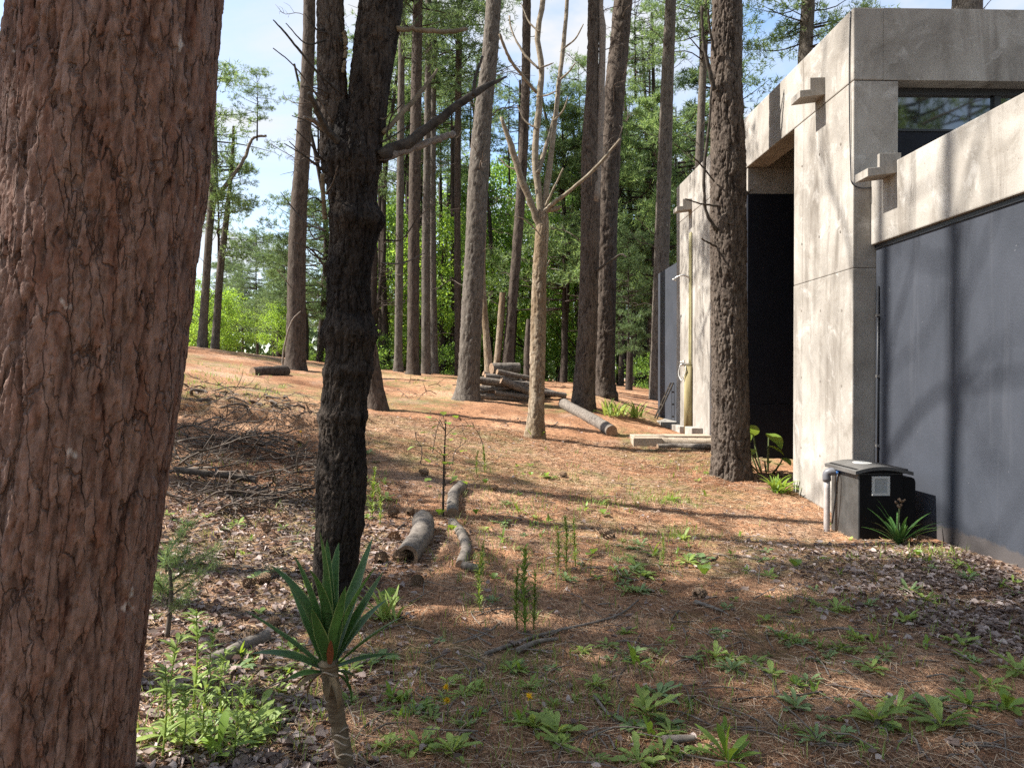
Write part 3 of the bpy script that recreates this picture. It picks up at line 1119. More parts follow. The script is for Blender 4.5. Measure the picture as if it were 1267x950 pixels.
B2 = [([(470, 195, 18), (500, 178, 14), (540, 150, 11), (580, 121, 10), (608, 104, 6), (627, 95, 2)], .5, 'branch_dark'),
      ([(476, 192, 12), (505, 185, 9), (535, 175, 8), (561, 165, 8)], .4, 'deadwood'),
      ([(474, 165, 6), (500, 137, 6), (525, 108, 5), (541, 86, 3)], .3, 'branch_olive'),
      ([(490, 36, 7), (520, 37, 6), (550, 40, 6), (578, 36, 5)], .2, 'branch_olive'),
      ([(428, 185, 12), (408, 165, 9), (394, 140, 8), (382, 115, 6)], -.3, 'branch_dark'),
      ([(424, 182, 8), (405, 163, 7), (390, 151, 6), (376, 145, 4)], -.2, 'deadwood'),
      ([(424, 118, 3), (395, 92, 3), (370, 62, 3), (350, 38, 2.4), (338, 25, 1.5)], -.4, 'branch_dark'),
      ([(412, 150, 2), (385, 108, 2), (360, 78, 1.5), (338, 60, 1)], -.5, 'twig'),
      ([(425, 40, 7), (428, 55, 6), (427, 75, 5), (424, 90, 4)], 0, 'branch_olive'),
      ([(400, 200, 3), (385, 180, 2), (365, 160, 1.4)], -.3, 'branch_dark'),
      ([(404, 215, 3), (380, 195, 2), (352, 178, 1.2)], -.3, 'branch_dark'),
      ([(402, 270, 6), (400, 245, 5), (399, 215, 5)], -.15, 'branch_olive'),
      ([(404, 240, 3), (412, 226, 2), (418, 205, 1)], -.3, 'twig'),
      ([(586, 118, 5), (588, 98, 4), (597, 70, 3)], .1, 'branch_dark'),
      ([(402, 330, 3), (384, 308, 2), (362, 300, 1.2)], -.3, 'twig'),
      ([(478, 170, 2), (484, 145, 1.8), (498, 128, 1.2)], -.1, 'branch_dark')]
_rgb = np.random.default_rng(63)
for k in range(22):
    v0 = _rgb.uniform(30, 330)
    sd = -1 if _rgb.random() < .75 else 1
    u0 = (402 if sd < 0 else 470) + _rgb.normal(0, 3)
    L_ = _rgb.uniform(14, 60)
    B2.append(([(u0, v0, 2.6), (u0 + sd * L_ * .5, v0 - L_ * _rgb.uniform(-.1, .5), 1.8), (u0 + sd * L_, v0 - L_ * _rgb.uniform(.1, 1.0), 1.0)], _rgb.uniform(-.4, .4), 'branch_dark' if k % 3 else 'twig'))
for i, (pl, dy, mt) in enumerate(B2):
    px_branch(t2, pl, Y - (.05 if pl[0][0] > 430 else .1), M[mt], dys=dy, seed=i)
tag(t2, "blackened rough trunk that forks into two stems with broken limbs", "tree")

# big furrowed pine before the house
t17, p17 = px_tree("pine_tree", "thick straight pine with deeply furrowed bark standing before the house's dark recess",
                   [(904, 592, 47), (904, 500, 44), (902, 400, 43), (901, 300, 43), (901, 200, 41), (899, 100, 37), (900, 0, 35)], 11.4,
                   M['bark_brown'], 17, 150, .014, .055, .085, 4.2, 17, .3, lump=.025)
put_crown(t17, PINE[1], (p17[-1].x, p17[-1].y, 11.5), 1.0, 1)
for i, pl in enumerate(([(884, 112, 6), (876, 80, 5), (870, 45, 4), (868, 8, 3)], [(886, 285, 5), (874, 262, 4), (871, 235, 4), (872, 200, 4), (878, 150, 3), (880, 110, 3)],
                        [(888, 255, 3), (866, 252, 2), (848, 246, 1.5)], [(884, 225, 2), (868, 205, 2), (853, 190, 1.4)], [(886, 305, 3), (872, 298, 2), (868, 295, 1.6)],
                        [(918, 245, 4), (926, 238, 3), (931, 234, 2)], [(885, 70, 4), (879, 40, 3), (876, 12, 2)])):
    px_branch(t17, pl, 11.25, M['branch_dark'], dys=-.2, seed=i)

# pale dead tree
t12, p12 = px_tree("dead_tree", "pale peeling dead tree with a handful of bare broken limbs", [(662, 540, 24), (664, 500, 19), (666, 400, 18.5), (668, 330, 17.5), (671, 285, 16), (671, 262, 13)], 13.5,
                   M['bark_pale'], None, 48, .02, .022, .07, 2.0, 12, .4, lump=.09)
for i, (pl, dy) in enumerate((([(670, 285, 12), (657, 252, 10), (643, 215, 10), (632, 180, 9), (620, 145, 5)], -.3),
                              ([(671, 275, 12), (666, 235, 10), (662, 190, 9.5), (668, 120, 9), (670, 85, 9), (665, 45, 9), (672, 0, 8), (676, -80, 6)], .2),
                              ([(672, 275, 11), (678, 220, 8.5), (686, 160, 7.5), (692, 100, 7), (698, 50, 6.5), (702, 0, 6), (706, -70, 4)], .4),
                              ([(673, 265, 9), (684, 252, 7), (700, 240, 6), (735, 210, 5), (768, 172, 3)], -.5),
                              ([(664, 115, 4), (645, 92, 4), (630, 72, 4), (618, 42, 3.4)], -.4),
                              ([(672, 262, 4), (682, 240, 3), (697, 208, 2)], -.2),
                              ([(665, 215, 8), (676, 180, 6), (690, 130, 5)], .5),
                              ([(666, 85, 3), (648, 66, 3), (634, 40, 2), (630, 20, 2)], .3), ([(691, 100, 3), (703, 90, 2), (712, 78, 1.5)], -.2),
                              ([(664, 120, 2.4), (677, 118, 2), (690, 112, 1.4)], -.3), ([(667, 85, 2.4), (680, 80, 2), (685, 78, 1)], 0),
                              ([(672, 262, 7), (688, 258, 8), (694, 256, 3)], -.15), ([(668, 290, 2), (650, 272, 1.6), (636, 268, 1.2)], -.2), ([(698, 60, 2.5), (712, 48, 2), (722, 30, 1.2)], -.2), ([(668, 40, 2.5), (655, 28, 2), (645, 5, 1.2)], .2), ([(684, 150, 2.5), (696, 138, 2), (703, 120, 1.2)], -.2), ([(666, 160, 2.5), (650, 150, 2), (640, 130, 1.4)], .2), ([(640, 210, 2.5), (628, 206, 2), (618, 196, 1.2)], .1), ([(735, 212, 2.2), (745, 195, 1.6), (748, 182, 1)], .1), ([(667, 340, 3), (676, 330, 2.4), (680, 322, 1.6)], -.15))):
    pl = [(u_, v_, w_ * (.82 if w_ > 4 else 1)) for u_, v_, w_ in pl]
    px_branch(t12, pl, 13.5, M['branch_pale'], dys=dy, seed=i, jit=.012)

# mid-ground pines: (label, polyline, Y, mat, top, amp, plate, group)
MID = [
    ("tall pine with grey brown flaky bark at the left end of the log pile", [(577, 496, 33), (580, 470, 27), (583, 400, 26), (588, 300, 24), (592, 220, 25), (598, 140, 22), (606, 70, 19), (611, 0, 18)], 17.5, 'bark_grey', 18, .04, .07, 1),
    ("pine whose trunk splits in two, behind the far end of the fallen log", [(721, 506, 30), (723, 470, 26), (727, 400, 24), (730, 300, 23), (731, 230, 24), (731, 180, 22), (733, 100, 15), (734, 40, 14), (735, 0, 14)], 17.5, 'bark_brown', 17, .045, .08, 0),
    ("broad dark pine with heavily plated bark beside the split trunk", [(746, 487, 34), (746, 470, 30), (748, 380, 27), (751, 250, 27), (757, 150, 26), (764, 80, 24), (771, 0, 22)], 19.5, 'bark_brown', 19, .06, .10, 2),
    ("slender pine on the bank crest above a rotten log", [(365, 458, 28), (366, 440, 24), (368, 300, 21), (375, 180, 18), (381, 80, 15), (383, 0, 14)], 22, 'bark_brown', 19, .035, .08, 3),
    ("leaning pine trunk half hidden behind the blackened tree", [(468, 506, 24), (462, 470, 22), (452, 400, 20), (440, 300, 18), (425, 180, 16), (410, 0, 14)], 15, 'bark_brown', 16, .03, .07, 3),
    ("straight brown pine between two thinner trunks near the crest", [(511, 463, 19), (511, 440, 15), (512, 300, 14), (514, 180, 14), (517, 0, 12)], 25, 'bark_brown', 21, .03, .08, 2),
    ("thin straight pine next to the blackened tree's right side", [(493, 450, 12), (493, 430, 10), (495, 250, 9), (497, 60, 8), (498, 0, 8)], 28, 'bark_grey', 20, .02, .08, 3),
    ("pale thin pine with smooth grey bark, one of two close together", [(527, 459, 12), (527, 420, 11), (527, 300, 10), (529, 150, 8), (530, 0, 7)], 30, 'bark_grey', 20, .02, .08, 3),
    ("pale thin pine with smooth grey bark, one of two close together", [(538, 459, 10), (537, 420, 9), (535, 300, 9), (536, 150, 7), (538, 0, 6)], 31, 'bark_grey', 19, .02, .08, 3),
    ("very slim dark pine with many dead side twigs", [(568, 455, 11), (567, 430, 9), (566, 280, 8), (567, 120, 8), (569, 0, 7)], 31, 'bark_brown', 21, .02, .08, 2),
    ("dark straight pine rising behind the log pile", [(628, 452, 15), (630, 420, 13), (637, 340, 12), (645, 230, 12), (650, 120, 11), (652, 0, 10)], 24, 'bark_brown', 18, .03, .08, 0),
    ("pale grey pine standing behind the navy end wall of the house", [(815, 495, 24), (816, 430, 21), (818, 340, 19), (821, 240, 18), (825, 120, 16), (830, 0, 13)], 24, 'bark_grey', 20, .03, .08, 0),
    ("slim pine behind the far concrete wall", [(858, 480, 13), (862, 300, 11), (866, 180, 10), (871, 60, 9), (874, 0, 8)], 27, 'bark_grey', 19, .02, .08, 0),
    ("grey pine trunk showing above the roof edge", [(985, 480, 22), (990, 250, 20), (996, 80, 17), (1000, 0, 16)], 26, 'bark_grey', 21, .03, .08, 0),
    ("thick pale pine trunk showing above the roof behind the house", [(1190, 500, 46), (1193, 250, 40), (1195, 40, 35), (1197, 0, 34)], 18.5, 'bark_grey', 19, .04, .09, 3),
    ("tall grey pine with a curved limb, far out on the bank crest", [(250, 426, 12), (253, 380, 10), (258, 300, 9), (262, 250, 9), (265, 190, 8), (262, 100, 7), (258, 0, 6)], 33, 'bark_grey', 14.5, .02, .08, 3),
    ("lean grey pine with a thin crown, far out on the bank crest", [(266, 431, 11), (268, 400, 9), (273, 330, 8.5), (279, 280, 7), (284, 235, 5)], 34, 'bark_grey', 12.5, .02, .08, 3),
    ("pine trunk seen past the left of the huge red trunk", [(-12, 420, 24), (0, 250, 22), (22, 60, 19), (28, 0, 18)], 26, 'bark_grey', 18, .03, .08, 1),
]
mid_roots = []
for i, (lab, pl, Y, mt, top, amp, s, ck) in enumerate(MID):
    sides = 56 if Y < 20 else 28
    root, pts = px_tree("pine_tree", lab, pl, Y, M[mt], top, sides, .04 if Y < 20 else .08, amp * .8, s, 3.8, 30 + i, .28 if i < 5 else .15,
                        group="pair of pale thin pines" if "one of two" in lab else None, lump=.04)
    mid_roots.append((root, pts))
    P = np.array([tuple(p) for p in pts])
    frame_top = CAM_Z + 467 / 957 * Y
    zc = max(frame_top + .3, top - 6.5)
    me = PINE[ck]
    if "far out" in lab:
        zc = 7.0 if "curved" in lab else 5.4
        sc_ = 1.05 if "curved" in lab else .8
    elif "past the left" in lab:
        zc, sc_ = 4.5, 1.1
    else:
        sc_ = .85
        if Y > 24:
            zc = min(zc, 11.5)
    x, y = np.interp(zc, P[:, 2], P[:, 0]), np.interp(zc, P[:, 2], P[:, 1])
    put_crown(root, me, (x, y, zc), sc_, i * 1.3)
    add_stubs(root, pts, 16 if Y < 24 else 14, 3.0 if Y > 20 else 2.6, min(frame_top + 1, top - 2), 60 + i, (.3, 1.3), rad[0] if False else .1)

r13 = mid_roots[1][0]
px_branch(r13, [(735, 250, 12), (740, 200, 10), (743, 140, 9), (745, 60, 9), (743, 0, 8), (742, -80, 7)], 17.4, M['deadwood'], name="stem", dys=.1, sides=12)
px_branch(r13, [(738, 335, 4), (752, 325, 3), (768, 315, 2.6), (775, 318, 2)], 17.3, M['branch_dark'], dys=-.3)
px_branch(mid_roots[15][0], [(263, 250, 7), (285, 222, 5), (303, 195, 4), (312, 172, 3.4), (330, 168, 3)], 33, M['deadwood'], dys=.5)
sp = put_crown(mid_roots[15][0], PINE[3], at(318, 172, 33.3), .4, .5)
px_branch(mid_roots[3][0], [(352, 470, 3), (350, 440, 2.4), (360, 400, 2), (372, 385, 1.4)], 20.5, M['deadwood'], dys=0)

# leaning pale stump and broken stub by the log pile
for lab, pl, Y in (("pale bare trunk leaning to one side behind the log pile", [(606, 470, 12), (603, 430, 9), (599, 380, 8), (597, 335, 7), (600, 250, 6), (604, 160, 4)], 23),
                   ("tall broken off pale stump behind the log pile", [(613, 465, 9), (617, 430, 8.5), (620, 390, 8.5), (622, 362, 7)], 24),
                   ("short dark broken snag behind the pale dead tree", [(653, 470, 10), (653, 430, 9), (655, 395, 7)], 22)):
    px_tree("broken_tree", lab, pl, Y, M['bark_pale'] if 'pale' in lab and 'dark' not in lab else M['bark_brown'], None, 24, .07, .02, .07, 2.5, int(Y) + 60, .2, cat='stump' if 'st' in lab[:22] and 'trunk' not in lab else 'dead tree')

# ------------------------------------------------------------------ background wood
def bg_tree(kind, u, Y, zbase_off, sc, idx, label, group, me, trunk_r=.11, trunk_h=3.0, name=None, szf=1.0, mat='bark_far'):
    p = at(u, 467, Y)
    z = g1(p.x, p.y)
    root = empty(name or ("pine_tree" if kind == 'pine' else "broadleaf_tree"), (p.x, p.y, z))
    mb_pts = [(0, 0, -.3), (.05, 0, trunk_h * .5), (0, .03, trunk_h + zbase_off + 1.5 * sc)]
    V, Q = tube_np(catmull(mb_pts, 7), np.linspace(trunk_r * 1.25, trunk_r * .7, 7), 9)
    o = obj("trunk", np_mesh("trunk", V, quads=Q), M[mat], root)
    c = obj("crown", me, None, root)
    c.location = (0, 0, trunk_h + zbase_off)
    c.scale = (sc, sc, sc * szf)
    c.rotation_euler = (0, 0, idx * 2.39)
    tag(root, label, kind if kind != 'pine' else 'tree', group)
    root["category"] = "tree"
    return root


BG = []
# bright open-grown broadleaf on the left beyond the crest
for k, (u, Y, sc, off) in enumerate([(255, 50, .72, -2.9), (283, 56, .72, -2.9), (345, 36, .36, -2.8), (228, 56, .8, -2.8)]):
    bg_tree('broad', u, Y, off, sc, k, "sunlit lime green broadleaf tree beyond the bank crest", "lime green trees beyond the crest", BROAD[1])
for k, (u, Y, sc, off) in enumerate([(318, 64, .95, -1.5), (338, 70, .9, -1.5), (300, 72, 1.0, -1.5), (355, 62, .8, -2), (280, 75, .9, -2)]):
    bg_tree('pine', u, Y, off, sc, k + 9, "distant dark pine beyond the lime green trees", "distant dark pines", PINE[2])
# pines filling right of the slender crest pine
for k, (u, Y, sc, off) in enumerate([(352, 40, .72, -2.2), (378, 36, .8, -2.0), (400, 44, .95, -2), (440, 40, 1.0, -2), (470, 46, 1.05, -2)]):
    bg_tree('pine', u, Y, off, sc, k + 3, "dark bushy pine in the wood behind the forked trunk", "bushy pines behind the forked trunk", PINE[(0, 2, 2, 0, 2)[k]], szf=.85)
# green broadleaf middle
for k, (u, Y, sc, off) in enumerate([(480, 38, .8, -2.4), (520, 44, .95, -2.0), (548, 36, .85, -2.2), (575, 48, 1.1, -2), (600, 40, 1.0, -2.2), (630, 46, 1.1, -2), (655, 38, .95, -2.2), (690, 44, 1.05, -2), (715, 36, .85, -2.4), (500, 54, .9, -2), (610, 55, .9, -2)]):
    bg_tree('broad', u, Y, off, sc * 1.05, k + 20, "%s green broadleaf tree in the wood %s" % (("fresh", "tall fresh", "bright")[(0, 2, 1, 2, 0, 2, 1, 0, 2, 0, 2, 0, 2)[k] * 2 % 3], ("just past the crest", "deep behind the slim stems", "far back against the woodland")[0 if Y < 39 else 1 if Y < 50 else 2]), "green broadleaf trees in the wood", BROAD[(0, 2, 1, 2, 0, 2, 1, 0, 2, 0, 2, 0, 2)[k]], szf=1.08)
# pines right of centre
for k, (u, Y, sc, off) in enumerate([(698, 32, 1.15, -1.6), (768, 31, 1.15, -1.4), (806, 29, 1.05, -1.2), (838, 32, 1.2, -1.0), (790, 44, 1.3, -1.5), (862, 38, 1.3, -.5), (735, 44, 1.2, -1.5), (885, 33, 1.1, 0), (778, 27, .5, -2.4), (800, 36, .9, -2.4)]):
    bg_tree('pine', u, Y, off, sc, k + 40, "%s pine beyond the house's far end, %s" % (("cone shaped green", "round topped green", "dark dense")[(0, 1, 0, 1, 2, 0, 1, 2, 2, 2)[k]], "low and small" if sc < .95 else "in front of the others" if Y < 34 else "behind the others"), "green pines beyond the house", PINE[(0, 1, 0, 1, 2, 0, 1, 2, 2, 2)[k]])
for k, (u, Y, sc, off) in enumerate([(930, 44, 1.0, 2.0), (960, 48, 1.0, .8), (1040, 46, .9, 0), (1230, 40, .9, 0), (1330, 34, 1.0, 0)]):
    bg_tree('pine', u, Y, off, sc, k + 60, "pine whose top shows over the concrete roof", "pines behind the house", PINE[k % 3])
# high pine tops in the gap above the forked tree's limbs
for k, (u, Y, sc, off) in enumerate([(470, 36, .95, 5.5), (505, 38, 1.0, 5.0), (545, 42, 1.0, 5.5), (560, 36, .7, 7.0), (10, 40, 1.2, 0), (-40, 34, 1.1, -.5)]):
    bg_tree('pine', u, Y, off, sc, k + 80, "tall pine with its crown held high above the broadleaf trees" if k < 4 else "pine with a low crown past the left of the huge red trunk", "high crowned pines in the wood" if k < 4 else "low crowned pines on the left", PINE[(3, 1, 3, 3, 0, 2)[k]], trunk_h=3.5, trunk_r=.14, szf=.9)
# slim trunks deep in the wood
rg = np.random.default_rng(5)
for k in range(34):
    Y = rg.uniform(30, 48)
    u = rg.uniform(385, 830)
    p = at(u, 467, Y)
    z = g1(p.x, p.y)
    root = empty("pine_tree", (p.x, p.y, z))
    hh = rg.uniform(9, 17)
    V, Q = tube_np(catmull([(0, 0, -.3), (rg.normal(0, .25), 0, hh * .5), (rg.normal(0, .5), 0, hh)], 8), np.linspace(rg.uniform(.10, .2), .05, 8), 9)
    obj("trunk", np_mesh("trunk", V, quads=Q), M['bark_far'], root)
    c = obj("crown", PINE[3], None, root)
    c.location = (0, 0, hh - 4.5)
    c.scale = (.6, .6, .6)
    c.rotation_euler = (0, 0, k)
    for j in range(8):
        o = obj("branch", TWIGS[(k + j) % 5], None, root)
        o.location = (0, 0, rg.uniform(2, hh * .75))
        o.rotation_euler = (0, rg.uniform(-.5, .2), rg.uniform(0, 6.28))
        s = rg.uniform(.8, 2.4)
        o.scale = (s, s, s)
    tag(root, "%s bare pine stem deep in the wood past %s" % ("short slim" if hh < 12 else "tall slim" if hh < 15 else "very tall slim", near_what(p)), "tree", "slim pine stems deep in the wood")
# understorey shrubs
for k in range(30):
    Y = rg.uniform(29, 44)
    u = rg.uniform(375, 850)
    p = at(u, 467, Y)
    root = empty("shrub", (p.x, p.y, g1(p.x, p.y) - .15))
    o = obj("foliage", SHRUB[0 if rg.random() < .96 else 1], None, root)
    s = rg.uniform(.35, .9)
    o.scale = (s, s, s)
    o.rotation_euler = (0, 0, rg.uniform(0, 6))
    tag(root, "%s shrub under the wood past %s" % ("low leafy green" if s < .75 else "tall leafy green", near_what(p)), "shrub", "understorey shrubs")
# far-off wood that reads as one mass
rg = np.random.default_rng(15)
N = 30000
th = rg.uniform(R(28), R(152), N)
dist = rg.uniform(78, 96, N)
fx, fy = np.cos(th) * dist, np.sin(th) * dist
left_gap = smooth(-18, -34, fx)
topz = (4.5 + 6 * fbm(np.stack([fx * .11, fy * .11, 0 * fx], 1), 3, 8)) * (1 - .45 * left_gap)
fz = terrain(fx, fy) + topz * rg.uniform(0, 1, N) ** .8
lv, lq = leaves(np.stack([fx, fy, fz], 1), .95, rg, .2)
wood = obj("far_woodland", np_mesh("far_woodland", lv, quads=lq, smooth_shade=False), M['pine_dark'])
tag(wood, "far dark woodland closing the view behind the trees", "woodland", kind="stuff")

# trees standing off to the left (their shade and stems fall across the clearing and the wall) and behind, mirrored in the window
SIDE = [(-8.6, 9.3, 17.0, .17, 3, .7), (-10.5, 8.1, 18.5, .18, 3, .7),
        (-6.8, 4.0, 5.2, .17, 3, 1.0), (-8.2, 5.2, 6.4, .18, 3, .95), (-5.2, 2.2, 5.6, .17, 3, .75), (-9.4, 3.3, 7.0, .18, 3, .8), (-7.6, 5.9, 7.6, .15, 3, .62),
        (-10.5, 10.0, 5.0, .16, 3, .7)]
for k, (x, y, zc, r_, ck, sc) in enumerate(SIDE):
    z = g1(x, y)
    root = empty("pine_tree", (x, y, z))
    V, Q = tube_np(catmull([(0, 0, -.3), (.1, .05, zc * .5), (0, 0, zc + 4)], 10), np.linspace(r_ * 1.2, .06, 10), 10)
    obj("trunk", np_mesh("trunk", V, quads=Q), M['bark_far'], root)
    c = obj("crown", PINE[ck], None, root)
    c.location = (0, 0, zc)
    c.scale = (sc, sc, sc * .8)
    c.rotation_euler = (0, 0, k * 1.7)
    for j in range(14):
        o = obj("branch", TWIGS[(k + j) % 5], None, root)
        o.location = (0, 0, rg.uniform(6, zc + 1))
        o.rotation_euler = (0, rg.uniform(-.7, .0), rg.uniform(0, 6.28))
        s = rg.uniform(1.2, 3.6)
        o.scale = (s, s, s)
    tag(root, "pine whose shade falls across the clearing, off to the left of the huge red trunk", "tree", "pines left of the clearing")
for k, (x, y, sc, ck) in enumerate([(-3, -14, 1.1, 0), (3, -17, 1.2, 1), (8, -13, 1.1, 2), (13, -18, 1.3, 0), (18, -14, 1.2, 1), (24, -20, 1.3, 2), (-9, -18, 1.2, 1), (6, -26, 1.4, 0), (15, -28, 1.4, 2)]):
    root = empty("pine_tree", (x, y, g1(x, y)))
    V, Q = tube_np(catmull([(0, 0, -.3), (.1, .05, 3), (0, 0, 8)], 8), np.linspace(.25, .1, 8), 9)
    obj("trunk", np_mesh("trunk", V, quads=Q), M['bark_far'], root)
    c = obj("crown", PINE[ck], None, root)
    c.location = (0, 0, 2.5)
    c.scale = (sc, sc, sc * 1.7)
    tag(root, "green pine mirrored in the clerestory window", "tree", "pines mirrored in the window")

# ------------------------------------------------------------------ the house
house = empty("concrete_house", (4.2, 8.87, 0))
HL = Vector(house.location)


def hbox(name, x0, x1, y0, y1, z0, z1, mat, bevel=.012, parent=None):
    mb = MB()
    p = parent or house
    o_ = HL if p is house else HL + Vector(p.location) if False else HL
    mb.box(x0 - o_.x, x1 - o_.x, y0 - o_.y, y1 - o_.y, z0 - o_.z, z1 - o_.z)
    return mb.build(name, M[mat], p, bevel=bevel)


ZR, ZB, ZJ = 5.88, 5.045, 2.87
X0 = 4.2
hbox("roof_beam", X0, 4.55, 8.87, 17.4, ZB, ZR, 'concrete', .015)
hbox("roof_beam", 4.55, 11.0, 8.873, 9.22, ZB + .002, ZR - .002, 'concrete', .004)
hbox("pillar_wall", X0 + .004, 4.73, 8.875, 10.63, ZJ + .0015, ZB - .008, 'concrete', .012)
hbox("pillar_wall", X0 + .001, 4.733, 8.872, 10.632, -.5, ZJ - .0015, 'concrete', .014)
hbox("pillar_core", X0 + .03, 4.70, 8.91, 10.6, 0, ZB + .05, 'joint', 0)
hbox("roof_slab", 4.55, 11.0, 9.22, 17.4, 5.46, 5.72, 'concrete', 0)
hbox("clerestory_panel", 4.733, 11.0, 9.12, 9.2, 3.5, 4.53, 'navy_flat', 0)
win = hbox("window", 4.735, 11.0, 9.10, 9.2, 4.965, ZB - .001, 'frame_black', .004)
hbox("window_frame", 4.735, 11.0, 9.105, 9.19, 4.532, 4.56, 'frame_black', .003, win).parent = win
for (a, b) in ((4.735, 4.765), (6.02, 6.10), (7.4, 7.48), (8.8, 8.88)):
    hbox("mullion", a, b, 9.108, 9.188, 4.56, 4.965, 'frame_black', .003, win)
for (a, b) in ((4.765, 6.02), (6.10, 7.4), (7.48, 8.8), (8.88, 10.9)):
    hbox("pane", a, b, 9.15, 9.16, 4.56, 4.965, 'glass', 0, win)
# recess between the two concrete walls
hbox("recess_panel", X0 + .02, 7.2, 12.60, 12.675, 1.165, 4.61, 'navy_flat', .004)
hbox("recess_plinth", X0 + .02, 7.2, 12.59, 12.675, -.2, 1.16, 'navy_flat', .004)
hbox("lintel", X0 + .02, 7.2, 12.605, 12.675, 4.613, 5.04, 'concrete', .006)
hbox("lintel", 4.56, 7.2, 12.61, 12.9, 5.042, 5.455, 'concrete', 0)
hbox("recess_back_wall", 7.0, 7.2, 9.3, 12.58, -.2, 5.46, 'navy_flat', 0)
hbox("far_wall", X0 + .003, 4.5, 12.68, 17.397, -.3, ZB - .006, 'concrete', .014)
hbox("far_wall_core", X0 + .03, 4.47, 12.72, 17.35, 0, ZB + .03, 'joint', 0)
hbox("end_wall", 4.5, 11.0, 17.1, 17.39, -.3, 5.46, 'concrete', 0)
hbox("side_wall", 10.8, 11.0, 9.23, 17.09, -.3, 5.46, 'concrete', 0)
hbox("end_screen", 4.34, 4.52, 17.41, 19.95, -.2, 4.28, 'navy', .008)
hbox("end_step", 3.9, 4.335, 17.45, 19.5, 0, .58, 'concrete', .012)
hbox("footing", 3.98, X0 - .002, 15.2, 15.75, 0, .60, 'concrete', .012)
hbox("footing", 4.02, X0 - .002, 16.35, 17.2, 0, .56, 'concrete', .012)
# lower wing
hbox("wing_beam", 4.41, 4.76, .4, 8.868, 3.135, 3.96, 'concrete', .014)
hbox("wing_roof", 4.76, 11.0, .4, 9.1, 3.55, 3.8, 'concrete', 0)
hbox("wing_wall", 4.47, 4.70, .4, 8.865, -.4, 3.11, 'navy', .004)
hbox("wing_shade_strip", 4.455, 4.47, .4, 8.866, 3.085, 3.132, 'frame_black', 0)  # black strip standing in for the soffit shadow between beam and wall
hbox("wing_end_wall", 4.71, 11.0, .4, .6, -.4, 3.54, 'navy', 0)


def spout(y, z, px, label=None):
    """water spout: channel with two cheeks and a longer tilted floor; px = wall face x"""
    mb = MB()
    w, t = .30, .05
    o = empty("water_spout", (px, y, z))
    o.parent = house
    o.location = Vector((px, y, z)) - HL
    # floor: prism in x-z, tipped down outwards
    def prism(pts, y0, y1):
        n = len(pts)
        v = [(a, y0, b) for a, b in pts] + [(a, y1, b) for a, b in pts]
        f = [tuple(range(n - 1, -1, -1)), tuple(range(n, 2 * n))] + [(i, (i + 1) % n, n + (i + 1) % n, n + i) for i in range(n)]
        mb.add(v, [tuple(reversed(q)) for q in f])
    prism([(.05, 0), (-.32, -.05), (-.32, .04), (.05, .08)], -w / 2, w / 2)
    m1 = mb.build("floor_slab", M['concrete'], o, bevel=.006)
    for s in (-1,):
        mb = MB()
        y0 = s * w / 2 + (0.001 if s < 0 else -t - .001)
        mb2 = mb
        pts = [(.05, .075), (-.19, .045), (-.19, .20), (.05, .21)]
        n = 4
        v = [(a, y0, b) for a, b in pts] + [(a, y0 + t, b) for a, b in pts]
        f = [tuple(range(n - 1, -1, -1)), tuple(range(n, 2 * n))] + [(i, (i + 1) % n, n + (i + 1) % n, n + i) for i in range(n)]
        mb.add(v, [tuple(reversed(q)) for q in f])
        mb.build("cheek", M['concrete'], o, bevel=.005)


spout(9.78, 5.16, X0)
spout(16.2, 5.12, X0)
spout(8.45, 3.83, 4.41)
# formwork tie holes on the pillar and far wall
tie = MB()
tie.tube([(0, 0, 0), (-.004, 0, 0)], [.016, .016], 10)
tme = tie.mesh("tie_hole")
tme.materials.append(M['joint'])
for (y, z) in [(9.15, .55), (9.15, 1.5), (9.15, 2.4), (9.75, .6), (9.75, 1.55), (9.75, 2.45), (10.35, .65), (10.35, 1.6), (10.35, 2.5), (9.2, 3.35), (9.8, 3.4), (10.35, 3.4), (9.2, 4.4), (9.8, 4.45), (10.35, 4.45),
               (13.6, 1.5), (14.8, 1.5), (16.9, 1.5), (13.6, 2.8), (14.8, 2.8), (16.9, 2.8)]:
    o = obj("tie_hole", tme, None, house)
    o.location = Vector((X0 + .003, y, z)) - HL
tag(house, "board marked concrete house with navy walls, deep roof beams and water spouts", "house")

# wire clipped down the corner of the pillar
mb = MB()
wp = [(4.19, 8.93, 5.86), (4.188, 8.95, 5.3), (4.185, 8.93, 4.6), (4.187, 8.9, 4.0), (4.19, 8.88, 3.86), (4.25, 8.858, 3.80), (4.33, 8.858, 3.79), (4.42, 8.855, 3.80)]
mb.tube(catmull(wp, 40), .007, 6)
o = mb.build("cable", M['frame_black'], None, shade=True)
tag(o, "thin dark cable running down the corner of the concrete pillar", "cable")
# conduit beside the pillar on the navy wall
root = empty("conduit", (4.455, 8.78, -.1))
mb = MB()
mb.tube([(0, 0, 0), (0, 0, 1.3), (0, 0, 2.75)], .012, 8)
mb.build("pipe", M['frame_black'], root, shade=True)
for z in (.9, 1.7, 2.4):
    mb = MB()
    mb.box(-.02, .02, -.02, .02, z, z + .03)
    mb.build("clip", M['chrome'], root)
tag(root, "slim dark conduit with metal clips up the edge of the navy wall", "conduit")

